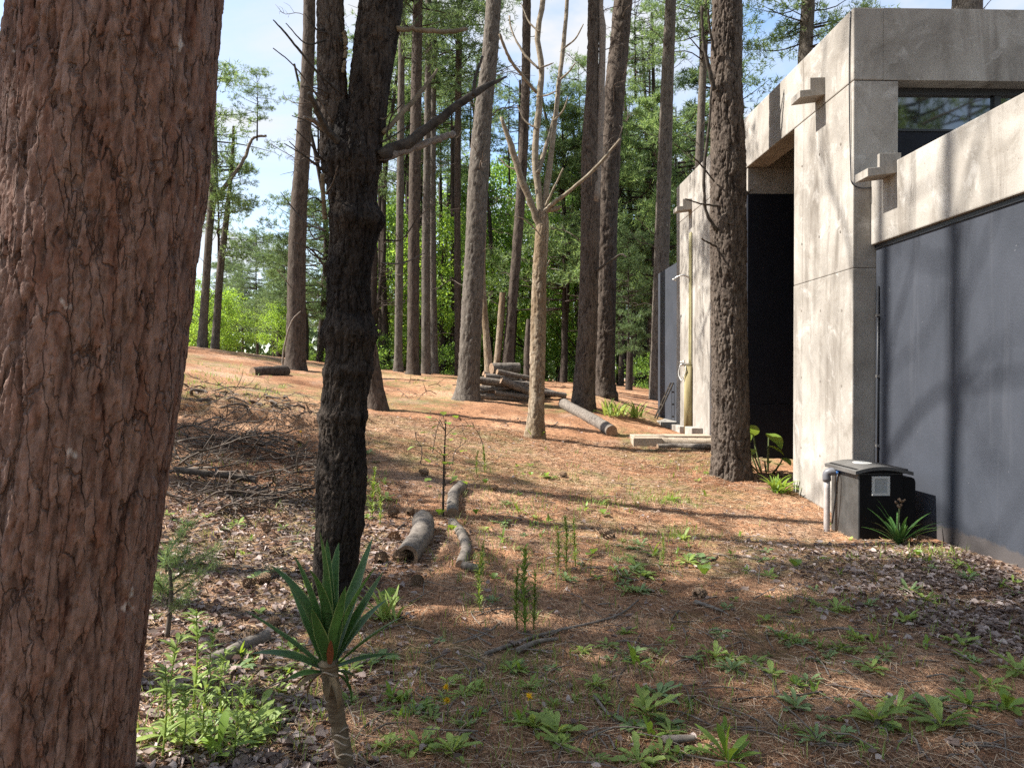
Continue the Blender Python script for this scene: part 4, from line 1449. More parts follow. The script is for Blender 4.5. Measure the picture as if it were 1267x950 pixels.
# outdoor shower
root = empty("outdoor_shower", (4.2, 16.05, .42))
mb = MB(); mb.tube([(-.07, 0, 0), (-.068, .01, .7), (-.065, 0, 1.42)], [.095, .09, .085], 12); mb.build("post", M['post'], root, shade=True)
for dy in (-.04, .05):
    mb = MB(); mb.tube(catmull([(-.03, dy, 1.38), (-.03, dy * 1.3, 2.2), (-.03, dy, 3.1), (-.03, dy, 4.2)], 14), .022, 8); mb.build("pipe", M['yellow_pipe'], root, shade=True)
mb = MB(); mb.tube(catmull([(-.03, 0, 3.25), (-.16, .05, 3.32), (-.30, .12, 3.28), (-.34, .14, 3.22)], 10), [.018] * 8 + [.045, .05], 8); mb.build("shower_head", M['chrome'], root, shade=True)
mb = MB(); mb.tube([(-.02, -.02, 1.45), (-.2, .05, 1.45), (-.24, .06, 1.44)], [.03, .03, .02], 8); mb.tube([(-.16, .03, 1.42), (-.16, .03, 1.54)], .02, 8); mb.tube([(-.22, -.04, 1.5), (-.22, .16, 1.5)], .015, 6); mb.build("tap", M['chrome'], root, shade=True)
mb = MB(); mb.tube(catmull([(-.23, .06, 1.44), (-.25, .1, 1.25), (-.2, .02, 1.12), (-.15, -.06, 1.3), (-.14, -.05, 1.42)], 20), .011, 6); mb.build("hose", M['white'], root, shade=True)
tag(root, "outdoor shower with post, tap and hose on the far concrete wall", "shower")

# small ladder leaning on the navy end screen
root = empty("small_ladder", (4.05, 18.3, g1(3.9, 18.3) + .02))
for dy in (-.13, .13):
    mb = MB(); mb.tube([(-.12, dy, 0), (.27, dy, .85)], .02, 6); mb.build("rail", M['branch_dark'], root)
for k in range(4):
    f = .15 + .23 * k
    mb = MB(); mb.tube([(-.12 + .39 * f, -.13, .85 * f), (-.12 + .39 * f, .13, .85 * f)], .015, 6); mb.build("rung", M['branch_dark'], root)
tag(root, "small dark ladder leaning on the navy end screen", "ladder")

# timber step
for k, (x0, x1, y0, y1, z0, z1, lab) in enumerate([(2.62, 4.05, 14.05, 14.5, .30, .535, "wide pale sleeper at the top of the timber step"), (2.55, 2.62 + .45, 13.75, 14.04, .28, .52, "short squared timber block at the end of the step")]):
    mb = MB(); mb.box(0, x1 - x0, 0, y1 - y0, 0, z1 - z0)
    o = mb.build("sleeper", M['timber'], None, bevel=.012); o.location = (x0, y0, z0)
    tag(o, lab, "timber")


def log_obj(name, a, b, r0, r1, label, cat="log", group=None, mat='log', sides=18, seed=1, n=26, bend=.03, hollow=False):
    a, b = Vector(a), Vector(b)
    rgl = np.random.default_rng(seed)
    L = (b - a).length
    side = Vector((-(b - a).y, (b - a).x, 0)).normalized()
    P = [a, a.lerp(b, .35) + side * rgl.normal(0, bend) * L, a.lerp(b, .7) + side * rgl.normal(0, bend) * L, b]
    D = catmull([tuple(p) for p in P], n)
    V, Q = tube_np(D - np.array(a), np.linspace(r0, r1, n), sides)
    C = np.repeat(D - np.array(a), sides, 0)
    d = V - C
    rr = np.linalg.norm(d, axis=1)[:, None] + 1e-9
    H, cell = bark_disp(V + seed, .06, 2.0, seed)
    V = C + d / rr * (rr + (.12 * rr * (fbm(V * 6 + seed, 3, seed)[:, None] - .5) * 2 + .010 * (H[:, None] - .5)))
    root = empty(name, a)
    obj("bark", np_mesh("bark", V, quads=Q, attrs={"plate": H, "cell": cell}), M[mat], root)
    for e in (0, n - 1):
        mb = MB()
        ring = V[e * sides:(e + 1) * sides]
        c = ring.mean(0)
        if hollow:
            ax = (D[e] - D[1 if e == 0 else n - 2])
            ax = ax / np.linalg.norm(ax)
            inner = c + (ring - c) * .68
            deep = c + (ring - c) * .5 - ax * .12
            k = sides
            vs = list(map(tuple, ring)) + list(map(tuple, inner)) + list(map(tuple, deep)) + [tuple(c - ax * .16)]
            fs = [(i, (i + 1) % k, k + (i + 1) % k, k + i) for i in range(k)] + [(k + i, k + (i + 1) % k, 2 * k + (i + 1) % k, 2 * k + i) for i in range(k)] + [(2 * k + i, 2 * k + (i + 1) % k, 3 * k) for i in range(k)]
            mb.add(vs, fs)
        else:
            mb.add(list(map(tuple, ring)) + [tuple(c + (c - V[(1 if e == 0 else n - 2) * sides:(2 if e == 0 else n - 1) * sides].mean(0)) * .05)],
                   [(i, (i + 1) % sides, sides) for i in range(sides)])
        mb.build("cut_end", M['cutwood'], root)
    tag(root, label, cat, group)
    return root


def gpt(x, y, dz):
    return Vector((x, y, g1(x, y) + dz))


log_obj("log", (2.75, 13.9, .42), (4.05, 13.85, .42), .10, .09, "grey squared off log forming the front of the timber step", seed=2, mat='timber')
log_obj("log", (2.95, 13.6, g1(2.95, 13.6) + .03), (4.0, 13.55, g1(4.0, 13.55) + .05), .05, .05, "thin weathered log lying against the foot of the timber step", seed=3)
# long fallen pale log
a = gp(757, 540); b = gp(697, 506)
log_obj("fallen_log", a + Vector((0, 0, .09)), b + Vector((0, 0, .10)), .115, .12, "long pale fallen log with a sawn mossy end", seed=4, n=40, bend=.02)
# log pile
PILE = [((588, 470), (652, 477), .085, .3), ((585, 480), (660, 487), .085, .12), ((588, 488), (655, 500), .08, .05), ((590, 498), (655, 508), .085, .03), ((600, 466), (640, 468), .075, .42),
        ((596, 474), (645, 480), .08, .22), ((620, 470), (668, 490), .09, .25), ((640, 480), (700, 494), .075, .06), ((650, 474), (690, 490), .06, .18), ((612, 486), (660, 492), .07, .10), ((625, 476), (665, 478), .11, .16), ((598, 462), (636, 474), .06, 0), ((592, 484), (640, 478), .055, 0), ((604, 493), (668, 486), .05, 0), ((640, 490), (690, 500), .045, 0), ((615, 460), (655, 468), .065, 0), ((630, 500), (645, 470), .05, 0)]
for k, ((u0, v0), (u1, v1), r_, dz) in enumerate(PILE):
    Yp = 17.9 + (k % 3) * .28
    A, B = at(u0, v0, Yp), at(u1, v1, Yp + .25)
    A.z = max(A.z, g1(A.x, A.y) + r_ * .8)
    B.z = max(B.z, g1(B.x, B.y) + r_ * .8)
    log_obj("log", A, B, r_, r_ * .92, "cut grey branch log stacked in the heap behind the pale dead tree", "log", "logs stacked in the pile", 'log', 12, 70 + k, 14, .02)
A, B = at(608, 456, 18.4), at(642, 455, 18.7)
log_obj("log", A, B, .135, .125, "thickest sawn log lying on top of the log pile", seed=91)
A, B = at(645, 466, 18.6), at(650, 496, 18.5)
log_obj("log", at(634, 474, 18.8), at(666, 472, 18.9), .16, .15, "dark thick log round buried in the back of the log pile", seed=92, mat='bark_brown')
# logs in the left foreground
a = gp(503, 700); b = gp(523, 655)
log_obj("hollow_log", a + Vector((0, 0, .055)), b + Vector((0, 0, .07)), .088, .098, "short hollow weathered log with its open end showing", seed=5, hollow=True, sides=28, n=30)
a = gp(560, 640); b = gp(572, 605)
log_obj("log", a + Vector((0, 0, .035)), b + Vector((0, 0, .035)), .06, .065, "short broken log beside the thin leafy sapling", seed=6, sides=20)
log_obj("log", gp(570, 705) + Vector((0, 0, .022)), gp(560, 650) + Vector((0, 0, .022)), .042, .048, "crooked thin log in the leaf litter below the sapling", seed=8, bend=.03, sides=16)
log_obj("log", gp(572, 703) + Vector((0, 0, .03)), gp(597, 712) + Vector((0, 0, .025)), .035, .03, "small pale stub of wood at the end of the crooked log", seed=9, sides=14)
# rotten log at the crest and left bank
log_obj("rotten_log", gp(312, 463) + Vector((0, 0, .04)), gp(352, 463) + Vector((0, 0, .07)), .13, .17, "crumbling rotten log at the foot of the crest pine", seed=10, sides=20, mat="bark_brown", n=40, bend=.08)
log_obj("log", gp(215, 592) + Vector((0, 0, .07)), gp(318, 606) + Vector((0, 0, .07)), .028, .04, "long grey dead log under the brush heap", seed=11, bend=.05, mat='twig')
log_obj("log", gp(255, 830) + Vector((0, 0, .03)), gp(330, 795) + Vector((0, 0, .03)), .04, .035, "slim grey log lying behind the pale leafy weeds", seed=12, bend=.03)

# ------------------------------------------------------------------ equipment box by the wall
zb = -.06
box = empty("equipment_box", (3.71, 7.7, zb))
mb = MB(); mb.box(0, .46, 0, .62, 0, .70)
mb.build("side_panel", M['grey_metal'], box, bevel=.012)
mb = MB(); mb.box(.012, .455, -.006, .004, .012, .68)
mb.build("front_panel", M['black_metal'], box, bevel=.002)
mb = MB()
prof = [(.462, 0), (.60, 0), (.60, .60), (.588, .635), (.56, .65), (.462, .65)]
n = len(prof)
mb.add([(a, .02, b) for a, b in prof] + [(a, .6, b) for a, b in prof], [tuple(range(n)), tuple(range(2 * n - 1, n - 1, -1))] + [(i, n + i, n + (i + 1) % n, (i + 1) % n) for i in range(n)])
mb.build("side_cabinet", M['black_metal'], box, bevel=.006)
mb = MB()
arc = [(-.05 + .59 * i / 14, .71 + .055 * math.sin(math.pi * min(1, (i / 14) * .94 + .06)) ) for i in range(15)]
prof = arc + [(a, b - .035) for a, b in reversed(arc)]
n = len(prof)
mb.add([(a, -.05, b) for a, b in prof] + [(a, .67, b) for a, b in prof], [tuple(range(n - 1, -1, -1)), tuple(range(n, 2 * n))] + [(i, (i + 1) % n, n + (i + 1) % n, n + i) for i in range(n)])
lid = mb.build("lid", M['lid'], box, shade=False)
mb = MB(); mb.box(-.02, .51, .0, .62, .69, .735)
mb.build("lid_rim", M['black_metal'], box)
mb = MB()
ring = [(.20 + .085 * math.cos(t), .33 + .13 * math.sin(t)) for t in np.linspace(0, 2 * math.pi, 24, endpoint=False)]
za = lambda x: .71 + .055 * math.sin(math.pi * min(1, ((x + .05) / .59) * .94 + .06)) + .003
mb.add([(x, y, za(x)) for x, y in ring] + [(.20, .33, za(.20))], [(i, (i + 1) % 24, 24) for i in range(24)])
st = mb.build("sticker", M['white'], lid)
for k, yy in enumerate((.25, .29, .33, .37, .41)):
    mb = MB()
    w_ = .05 if k in (0, 4) else .065
    mb.add([(.20 - w_ + .02, yy, za(.17) + .002), (.20 + w_ - .02, yy, za(.23) + .002), (.20 + w_ - .02, yy + .014, za(.23) + .002), (.20 - w_ + .02, yy + .014, za(.17) + .002)], [(0, 1, 2, 3)])
    mb.build("print_line", M['vent'], st)
vent = empty("vent", (0, 0, 0)); vent.parent = box
mb = MB()
vx0, vx1, vz0, vz1 = .135, .315, .47, .665
for (a, b, c, d) in ((vx0, vx1, vz1 - .025, vz1), (vx0, vx1, vz0, vz0 + .025), (vx0, vx0 + .025, vz0 + .025, vz1 - .025), (vx1 - .025, vx1, vz0 + .025, vz1 - .025)):
    mb.box(a, b, -.02, -.007, c, d)
vf = mb.build("vent_frame", M['white'], box)
mb = MB(); mb.box(vx0 + .025, vx1 - .025, -.0105, -.0068, vz0 + .025, vz1 - .025); mb.build("vent_plate", M['vent'], vf)
bpy.data.objects.remove(vent)
for k in range(10):
    z = vz0 + .028 + k * .0142
    mb = MB(); mb.box(vx0 + .025, vx1 - .025, -.0125, -.0105, z, z + .0125); mb.build("slat", M['vent'], vf)
root = box
mb = MB()
mb.tube(catmull([(-.10, .50, -.12), (-.10, .50, .2), (-.10, .50, .58)], 8), .032, 12)
mb.build("drain_pipe", M['pvc'], root, shade=True)
mb = MB(); mb.tube(catmull([(-.10, .50, .55), (-.10, .50, .63), (-.06, .48, .655), (.02, .46, .655)], 10), .043, 12); mb.build("pipe_elbow", M['pvc_grey'], root, shade=True)
mb = MB(); mb.tube(catmull([(.0, .42, .66), (-.045, .38, .60), (-.05, .40, .4), (-.06, .46, .1)], 14), .008, 6); mb.build("wire", M['frame_black'], root, shade=True)
mb = MB(); mb.tube([(-.03, .44, .66), (.02, .44, .66)], .03, 8); mb.build("tape", M['blue_tarp'], root, shade=True)
tag(box, "black and grey equipment cabinet with curved lid standing against the navy wall", "cabinet")


# ------------------------------------------------------------------ plants
def blade(L, W, n=8, curve=.6, fold=.25, rise=1.2, taper=.35, seed=0, twist=0.0):
    """one leaf along +X rising; returns verts, quads"""
    rgb = np.random.default_rng(seed)
    t = np.linspace(0, 1, n)
    ang = rise - curve * 1.4 * t ** 1.4
    dx = np.cos(ang); dz = np.sin(ang)
    x = np.concatenate([[0], np.cumsum((dx[:-1] + dx[1:]) / 2)]) / (n - 1) * L
    z = np.concatenate([[0], np.cumsum((dz[:-1] + dz[1:]) / 2)]) / (n - 1) * L
    w = W * .5 * np.minimum(1, (t / taper) ** .6 * .6 + .4) * np.clip((1 - t) / .55, 0, 1) ** .65
    w[-1] = W * .01
    V = []
    for i in range(n):
        lift = fold * w[i]
        tw = twist * t[i]
        V += [(x[i] - math.sin(ang[i]) * lift, -w[i] * math.cos(tw), z[i] + lift * math.cos(ang[i]) + w[i] * math.sin(tw)), (x[i], 0, z[i]),
              (x[i] - math.sin(ang[i]) * lift, w[i] * math.cos(tw), z[i] + lift * math.cos(ang[i]) - w[i] * math.sin(tw))]
    Q = []
    for i in range(n - 1):
        for j in (0, 1):
            a = i * 3 + j
            Q.append((a, a + 1, a + 4, a + 3))
    return np.array(V), np.array(Q)


def broad_leaf(L, W, n=7, rise=.5, curve=.8, wave=.1, seed=0, tooth=0.0, peak=.6):
    rgb = np.random.default_rng(seed)
    t = np.linspace(0, 1, n)
    ang = rise - curve * t
    x = np.concatenate([[0], np.cumsum(np.cos(ang[:-1]))]) / (n - 1) * L
    z = np.concatenate([[0], np.cumsum(np.sin(ang[:-1]))]) / (n - 1) * L
    w = W * .5 * (np.sin(np.pi * np.clip(t ** (math.log(.5) / math.log(peak)), 0, 1)) ** .8 * .92 + .08 * (1 - t))
    w = w * (1 + tooth * np.where(np.arange(n) % 2 == 0, 1, -1))
    V = []
    for i in range(n):
        a, b = rgb.normal(0, wave * W, 2)
        V += [(x[i], -w[i], z[i] + abs(a) * .8 + .12 * w[i]), (x[i], 0, z[i]), (x[i], w[i], z[i] + abs(b) * .8 + .12 * w[i])]
    Q = []
    for i in range(n - 1):
        for j in (0, 1):
            a = i * 3 + j
            Q.append((a, a + 1, a + 4, a + 3))
    return np.array(V), np.array(Q)


def rotz(V, a):
    c, s = math.cos(a), math.sin(a)
    return np.stack([V[:, 0] * c - V[:, 1] * s, V[:, 0] * s + V[:, 1] * c, V[:, 2]], 1)


def solid(me, t=.002):
    return me


# --- yucca
def yucca_leaf_mat():
    t = NT('yucca_leaf')
    n1 = t.noise(t.coords((1, 14, 14)), 6, 3, 0.6)
    c = t.ramp(n1, [(0.3, (0.022, 0.06, 0.016)), (0.7, (0.06, 0.125, 0.034))])
    c = t.mix(t.ramp(t.attr('edge'), [(0.82, (0, 0, 0)), (0.96, (0.8,) * 3)]), c, (0.30, 0.34, 0.14))
    t.done(c, 0.4, 0.25)
    tr = t.n("ShaderNodeBsdfTranslucent")
    tr.inputs["Color"].default_value = (.13, .28, .05, 1)
    mx = t.n("ShaderNodeMixShader")
    mx.inputs[0].default_value = .18
    t.l(t.b.outputs[0], mx.inputs[1]); t.l(tr.outputs[0], mx.inputs[2]); t.l(mx.outputs[0], t.out.inputs["Surface"])
    return t.m


M['yucca'] = yucca_leaf_mat()
M['yucca_stem'] = wood_mat('yucca_stem', (0.05, 0.034, 0.022), (0.22, 0.17, 0.105), (1, 1, 3), 16, .6)
M['dry_skirt'] = plain('dry_yucca_leaf', (0.16, 0.115, 0.065), .8, .2, nscale=30)
M['dead_leaf'] = plain('dead_yucca_leaf', (0.17, 0.055, 0.022), .6, .3)
YY = 3.05
yb = at(427, 950, YY)
yb.z = g1(yb.x, yb.y)
top = at(408, 838, YY)
yuc = empty("yucca", yb)
P = [(0, 0, -.05), tuple((at(427, 940, YY) - yb) * 1.0), tuple(at(418, 890, YY) - yb), tuple(at(408, 835, YY) - yb), tuple(at(406, 815, YY) - yb)]
D = catmull(P, 60)
rr = np.interp(np.linspace(0, 1, 60), [0, .5, .8, .93, 1], [.030, .029, .031, .040, .02])
ringf = np.abs(np.sin(np.linspace(0, 1, 60) * 40)) * .004
V, Q = tube_np(D, rr + ringf, 20)
V += (fbm(V * 40, 2, 4)[:, None] - .5) * .006
obj("stem", np_mesh("stem", V, quads=Q), M['yucca_stem'], yuc)
# leaf scars: broken rings round the stem
rg = np.random.default_rng(3)
for k in range(16):
    f = rg.uniform(.08, .86)
    c = np.array([np.interp(f, np.linspace(0, 1, 60), D[:, j]) for j in range(3)])
    a0 = rg.uniform(0, 6.28)
    r_ = np.interp(f, np.linspace(0, 1, 60), rr) + .004
    pts = [c + np.array([math.cos(a0 + t) * r_, math.sin(a0 + t) * r_, .012 * math.sin(t * 2)]) for t in np.linspace(0, 2.6, 9)]
    mb = MB(); mb.tube(pts, np.array([.001, .003, .004, .004, .004, .004, .004, .003, .001]), 5); mb.build("leaf_scar", M['timber'], yuc, shade=True)
ytop = np.array(at(407, 826, YY) - yb)
# leaves aimed at the pixels where their tips stand in the photograph, each at its own depth
TIPS = [(341, 703, .08), (369, 690, .02), (384, 722, .2), (405, 665, .12), (400, 660, -.02), (418, 668, .2), (464, 698, -.05), (468, 712, .15), (457, 667, .25),
        (310, 752, .0), (318, 805, .05), (493, 760, -.05), (486, 808, .1), (356, 705, .3), (440, 725, .3), (386, 700, -.10), (360, 835, -.12), (474, 742, .25), (425, 720, -.1), (388, 757, -.16)]
for k, (u, v, dy) in enumerate(TIPS):
    u = 407 + (u - 407) * 1.04
    tip = np.array(at(u, v, YY + dy) - yb)
    d = tip - ytop
    L = np.linalg.norm(d)
    hz = math.hypot(d[0], d[1])
    elev = math.atan2(d[2], hz)
    crv = (rg.uniform(.0, .3) if k % 5 else rg.uniform(.4, .7)) if elev > .6 else rg.uniform(.2, .55)
    Vb, Qb = blade(L * 1.0, rg.uniform(.050, .066) * (1.0 if L > .3 else .8), 12, crv, .35, elev + crv * .55, .45, k, rg.normal(0, .25))
    e_b = math.atan2(Vb[-2][2], Vb[-2][0])
    Vb, Qb = blade(L, rg.uniform(.056, .072) * (1.0 if L > .3 else .8), 12, crv, .35, elev + crv * .55 + elev - e_b, .45, k, rg.normal(0, .25))
    az = math.atan2(d[1], d[0])
    # keep the tip where it belongs
    Vr = rotz(Vb, az)
    tipn = Vr[-2]
    sc = L / (np.linalg.norm(tipn) + 1e-9)
    Vr = Vr * sc + ytop + np.array([math.cos(az) * .015, math.sin(az) * .015, rg.uniform(-.02, .02)])
    obj("leaf", np_mesh("leaf", Vr, quads=Qb, attrs={"edge": np.tile([1., 0., 1.], len(Vr) // 3)}), M['yucca'], yuc)
for k in range(9):
    Vb, Qb = blade(rg.uniform(.10, .19), .03, 9, rg.uniform(.4, 1.0), .5, rg.uniform(-.7, .2), .5, k, rg.normal(0, .6))
    obj("leaf", np_mesh("leaf", rotz(Vb, k * 2.2 + .4) + ytop + np.array([math.cos(k * 2.2 + .4) * .02, math.sin(k * 2.2 + .4) * .02, -.02]), quads=Qb), M['dry_skirt'] if k % 3 else M['yucca'], yuc)
Vb, Qb = blade(.13, .028, 8, .1, .3, 1.2, .4, 5)
o = obj("leaf", np_mesh("leaf", rotz(Vb, -1.3) + ytop + np.array([.01, -.03, .02]), quads=Qb), M['dead_leaf'], yuc)
tag(yuc, "yucca with a rosette of dark sword leaves on a bare ringed stem", "yucca")


def plant_with_leaves(name, label, loc, specs, mat, cat="plant", group=None, stem=None):
    """specs: (kind, L, W, az, rise, curve) each leaf an object of its own"""
    root = empty(name, loc)
    for k, s in enumerate(specs):
        kind, L, W, az, rise, curve = s[:6]
        off = s[6] if len(s) > 6 else (0, 0, 0)
        if kind == 'b':
            V, Q = blade(L, W, 9, curve, .3, rise, .4, k)
        else:
            V, Q = broad_leaf(L, W, 9, rise, curve, .05, k, 0, .5)
        obj("leaf", np_mesh("leaf", rotz(V, az) + np.array(off), quads=Q), mat, root)
    tag(root, label, cat, group)
    return root


rg = np.random.default_rng(8)
# strappy plant before the cabinet
sp_ = gp(1112, 674); sp_.z -= .01
specs = [('b', rg.uniform(.36, .52), .036, a + rg.normal(0, .2), rg.uniform(.6, 1.35), rg.uniform(.3, .7)) for a in np.linspace(0, 2 * math.pi, 22, endpoint=False)]
rt = plant_with_leaves("strap_leaf_plant", "dark strap leaved plant with a spent flower stalk before the equipment cabinet", sp_, specs, M['yucca'])
mb = MB(); mb.tube(catmull([(0, 0, 0), (-.02, -.03, .2), (-.02, -.05, .40)], 8), .008, 6); mb.build("flower_stalk", M['stem'], rt, shade=True)
mb = MB()
for k in range(7):
    c = np.array([-.02, -.05, .38 + .012 * k]) + rg.normal(0, .012, 3)
    mb.tube([c, c + rg.normal(0, .02, 3) + np.array([0, 0, .02])], [.012, .008], 6)
mb.build("flower_head", M['cutwood'], rt, shade=True)
# lime strap clump at the foot of the pillar
c = gp(963, 610)
specs = [('b', rg.uniform(.26, .42), .034, rg.uniform(0, 6.28), rg.uniform(.45, 1.35), rg.uniform(.5, .9), (rg.normal(0, .05), rg.normal(0, .05), 0)) for k in range(44)]
plant_with_leaves("strap_leaf_plant", "bright lime clump of strap leaves at the foot of the concrete pillar", c, specs, M['lime'])
c = gp(666, 543); c.y -= .05
specs = [('b', rg.uniform(.16, .3), .03, rg.uniform(0, 6.28), rg.uniform(.6, 1.4), rg.uniform(.3, .7), (rg.normal(0, .04), rg.normal(0, .04), 0)) for k in range(20)]
plant_with_leaves("strap_leaf_plant", "small green strap clump at the base of the pale dead tree", c, specs, M['lime'])
c = gp(480, 770)
specs = [('b', rg.uniform(.18, .30), .022, rg.uniform(0, 6.28), rg.uniform(.7, 1.4), rg.uniform(.2, .5), (rg.normal(0, .03), rg.normal(0, .03), 0)) for k in range(22)]
plant_with_leaves("strap_leaf_plant", "small spiky green plant just behind the yucca", c, specs, M['weed'])
for (u, v, lab) in ((757, 515, "dark leafy clump beside the fallen log's far side"), (785, 517, "dark leafy clump by the corner of the end step")):
    c = gp(u, v)
    specs = [('b', rg.uniform(.3, .55), .05, rg.uniform(0, 6.28), rg.uniform(.6, 1.4), rg.uniform(.3, .8), (rg.normal(0, .15), rg.normal(0, .1), 0)) for k in range(34)]
    plant_with_leaves("strap_leaf_plant", lab, c, specs, M['weed'])
# arum-like plant in the recess: big arrow leaves on stalks
root = empty("arum_plant", gpt(4.25, 11.75, -.02))
for (dx, dy, h, L, W, az, ri) in ((.0, -.05, .60, .36, .27, -1.2, -.35), (-.22, .0, .56, .34, .2, -2.0, .9), (-.3, -.2, .38, .26, .19, -2.3, -.3), (.12, -.3, .25, .2, .15, -1.2, -.2), (-.5, -.05, .46, .24, .18, -1.8, -.4), (-.62, -.2, .30, .22, .16, -2.6, -.3), (-.15, -.3, .2, .22, .16, -1.6, .3), (-.05, -.15, .42, .28, .2, -.6, -.2), (-.35, .05, .66, .30, .2, -1.5, -.6), (-.42, -.3, .24, .22, .17, -2.0, .1), (.02, -.4, .16, .22, .15, -1.9, .4)):
    mb = MB(); mb.tube(catmull([(dx * .4, dy * .4, 0), (dx * .8, dy * .8, h * .6), (dx, dy, h)], 8), [.012] * 8, 6); mb.build("stalk", M['stem'], root, shade=True)
    V, Q = broad_leaf(L, W, 11, ri, .7, .03, 4, 0, .36)
    obj("leaf", np_mesh("leaf", rotz(V, az) + np.array([dx, dy, h]), quads=Q), M['lime'], root)
tag(root, "arum like plant with big arrow shaped leaves in the dark recess", "plant")


# --- low weeds: shared rosette meshes
def rosette_mesh(seed, nl, L, W, rise, mat, tooth=0.0, name="weed_rosette", kind='w'):
    rgm = np.random.default_rng(seed)
    Vs, Qs, n = [], [], 0
    for k in range(nl):
        a = k * 2.399 + rgm.normal(0, .25)
        l = L * rgm.uniform(.6, 1.1)
        if kind == 'w':
            V, Q = broad_leaf(l, W * rgm.uniform(.8, 1.2), 7, rise * rgm.uniform(.3, 1.6), rgm.uniform(.3, 1.0), .06, seed + k, tooth, .66)
        else:
            V, Q = blade(l, W, 6, rgm.uniform(.2, .8), .2, rise * rgm.uniform(.6, 1.3), .4, seed + k)
        V = rotz(V, a) + np.array([rgm.normal(0, .01), rgm.normal(0, .01), .005])
        Vs.append(V); Qs.append(Q + n); n += len(V)
    me = np_mesh(name, np.concatenate(Vs), quads=np.concatenate(Qs))
    me.materials.append(mat)
    return me


ROS = [rosette_mesh(1, 11, .16, .042, .45, M['weed']), rosette_mesh(2, 9, .15, .05, .35, M['weed_blue'], .12), rosette_mesh(3, 13, .17, .036, .55, M['weed'], .18),
       rosette_mesh(4, 8, .12, .05, .6, M['weed']), rosette_mesh(5, 12, .13, .03, .7, M['weed_blue']), rosette_mesh(6, 7, .14, .035, .9, M['lime'])]
TALL = [rosette_mesh(11, 12, .30, .06, 1.15, M['lime']), rosette_mesh(12, 14, .26, .055, .8, M['weed'])]
BIGW = [(735, 850, 1.0, 2), (800, 885, 1.75, 2), (815, 862, 1.5, 1), (690, 915, 1.6, 2), (660, 905, 1.1, 0), (790, 948, 1.5, 2), (985, 882, 1.15, 1), (885, 815, 1.15, 2), (905, 830, .95, 1), (1085, 895, 1.6, 2), (1110, 880, 1.2, 0), (1165, 905, 1.7, 0),
        (1150, 880, 1.3, 1), (1200, 880, 1.2, 3), (1010, 920, .9, 1), (1035, 758, 1.1, 2), (1060, 792, 1.0, 0), (1120, 772, 1.1, 2), (1125, 735, 1.2, 1), (1145, 745, 1.3, 0), (985, 850, .7, 3), (1225, 850, 1.4, 2), (1190, 800, 1.2, 2), (1245, 880, 1.5, 3),
        (775, 785, .8, 0), (720, 810, .8, 2), (560, 935, 1.2, 0), (520, 930, 1.2, 2), (640, 830, .9, 1), (590, 860, .9, 0), (480, 930, 1.1, 2), (1000, 845, .8, 1), (830, 620, 1.3, 3), (745, 625, 1.2, 2), (700, 720, 1.1, 1), (845, 668, 1.3, 2), (1260, 835, 1.5, 2), (1075, 640 + 110, .9, 1)]
for k, (u, v, s, m) in enumerate(BIGW):
    p = gp(u, v)
    root = empty("weed", p)
    base = ROS[m]
    # each leaf of the larger weeds its own piece
    rgm = np.random.default_rng(200 + k)
    nl = int(rgm.integers(14, 22))
    for j in range(nl):
        V, Q = broad_leaf(.105 * s * rgm.uniform(.45, 1.15),   .027 * s * rgm.uniform(.7, 1.2), 10, rgm.uniform(.05, 1.1), rgm.uniform(.2, 1.3), .14, 500 + k * 20 + j, .22 if m == 2 else .08, .68)
        obj("leaf", np_mesh("leaf", rotz(V, j * 2.399 + rgm.normal(0, .3)), quads=Q), M[('weed', 'weed_blue', 'weed', 'lime')[m]], root)
    tag(root, "%s %s weed with many spread leaves near %s" % ("large" if s > 1.4 else "medium" if s > 1 else "small", ("plain green", "grey green", "toothed green", "lime green")[m], near_what(p)), "weed", "broad leaved weeds on the litter")
for (u, v, s, lab) in ((900, 947, .62, "upright pale green leafy plant at the front edge of the litter"), (1262, 690, .7, "green leaf tuft sprouting at the foot of the navy wall")):
    o = obj("leafy_plant", TALL[0] if u < 1000 else TALL[1], None)
    o.location = gp(u, v); o.scale = (s, s, s)
    tag(o, lab, "plant")
# smaller scattered weeds
rg = np.random.default_rng(21)
cnt = 0
clump = [(rg.uniform(170, 1265), rg.uniform(580, 940)) for _ in range(46)]
while cnt < 295:
    if rg.random() < .75:
        cu, cv_ = clump[int(rg.integers(0, 46))]
        u, v = rg.normal(cu, 26), rg.normal(cv_, 13)
    else:
        u, v = rg.uniform(170, 1265), rg.uniform(560, 945)
    if not (165 < u < 1266 and 555 < v < 947):
        continue
    p = gp(u, v)
    if p.x > 4.3 or p.y > 12.5 or (u > 900 and v < 640):
        continue
    dens = .25 + .75 * smooth(.42, .6, float(fbm(np.array([[p.x * .8, p.y * .8, 0]]), 3, 33)[0]))
    if v < 640: dens *= .5
    if rg.random() > dens:
        continue
    kind_ = int(rg.integers(0, 6))
    o = obj("weed", ROS[kind_], None)
    s = rg.uniform(.25, .5 + .6 * rg.random()) * (1.0 if p.y < 7 else 1.15)
    o.location = p; o.scale = (s, s, s); o.rotation_euler = (rg.normal(0, .08), rg.normal(0, .08), rg.uniform(0, 6.28))
    tag(o, "small %s weed rosette near %s" % (("green", "grey green notched", "toothed green", "round leaved green", "narrow grey green", "lime green upright")[kind_], near_what(p)), "weed", "small weeds among the needles")
    cnt += 1


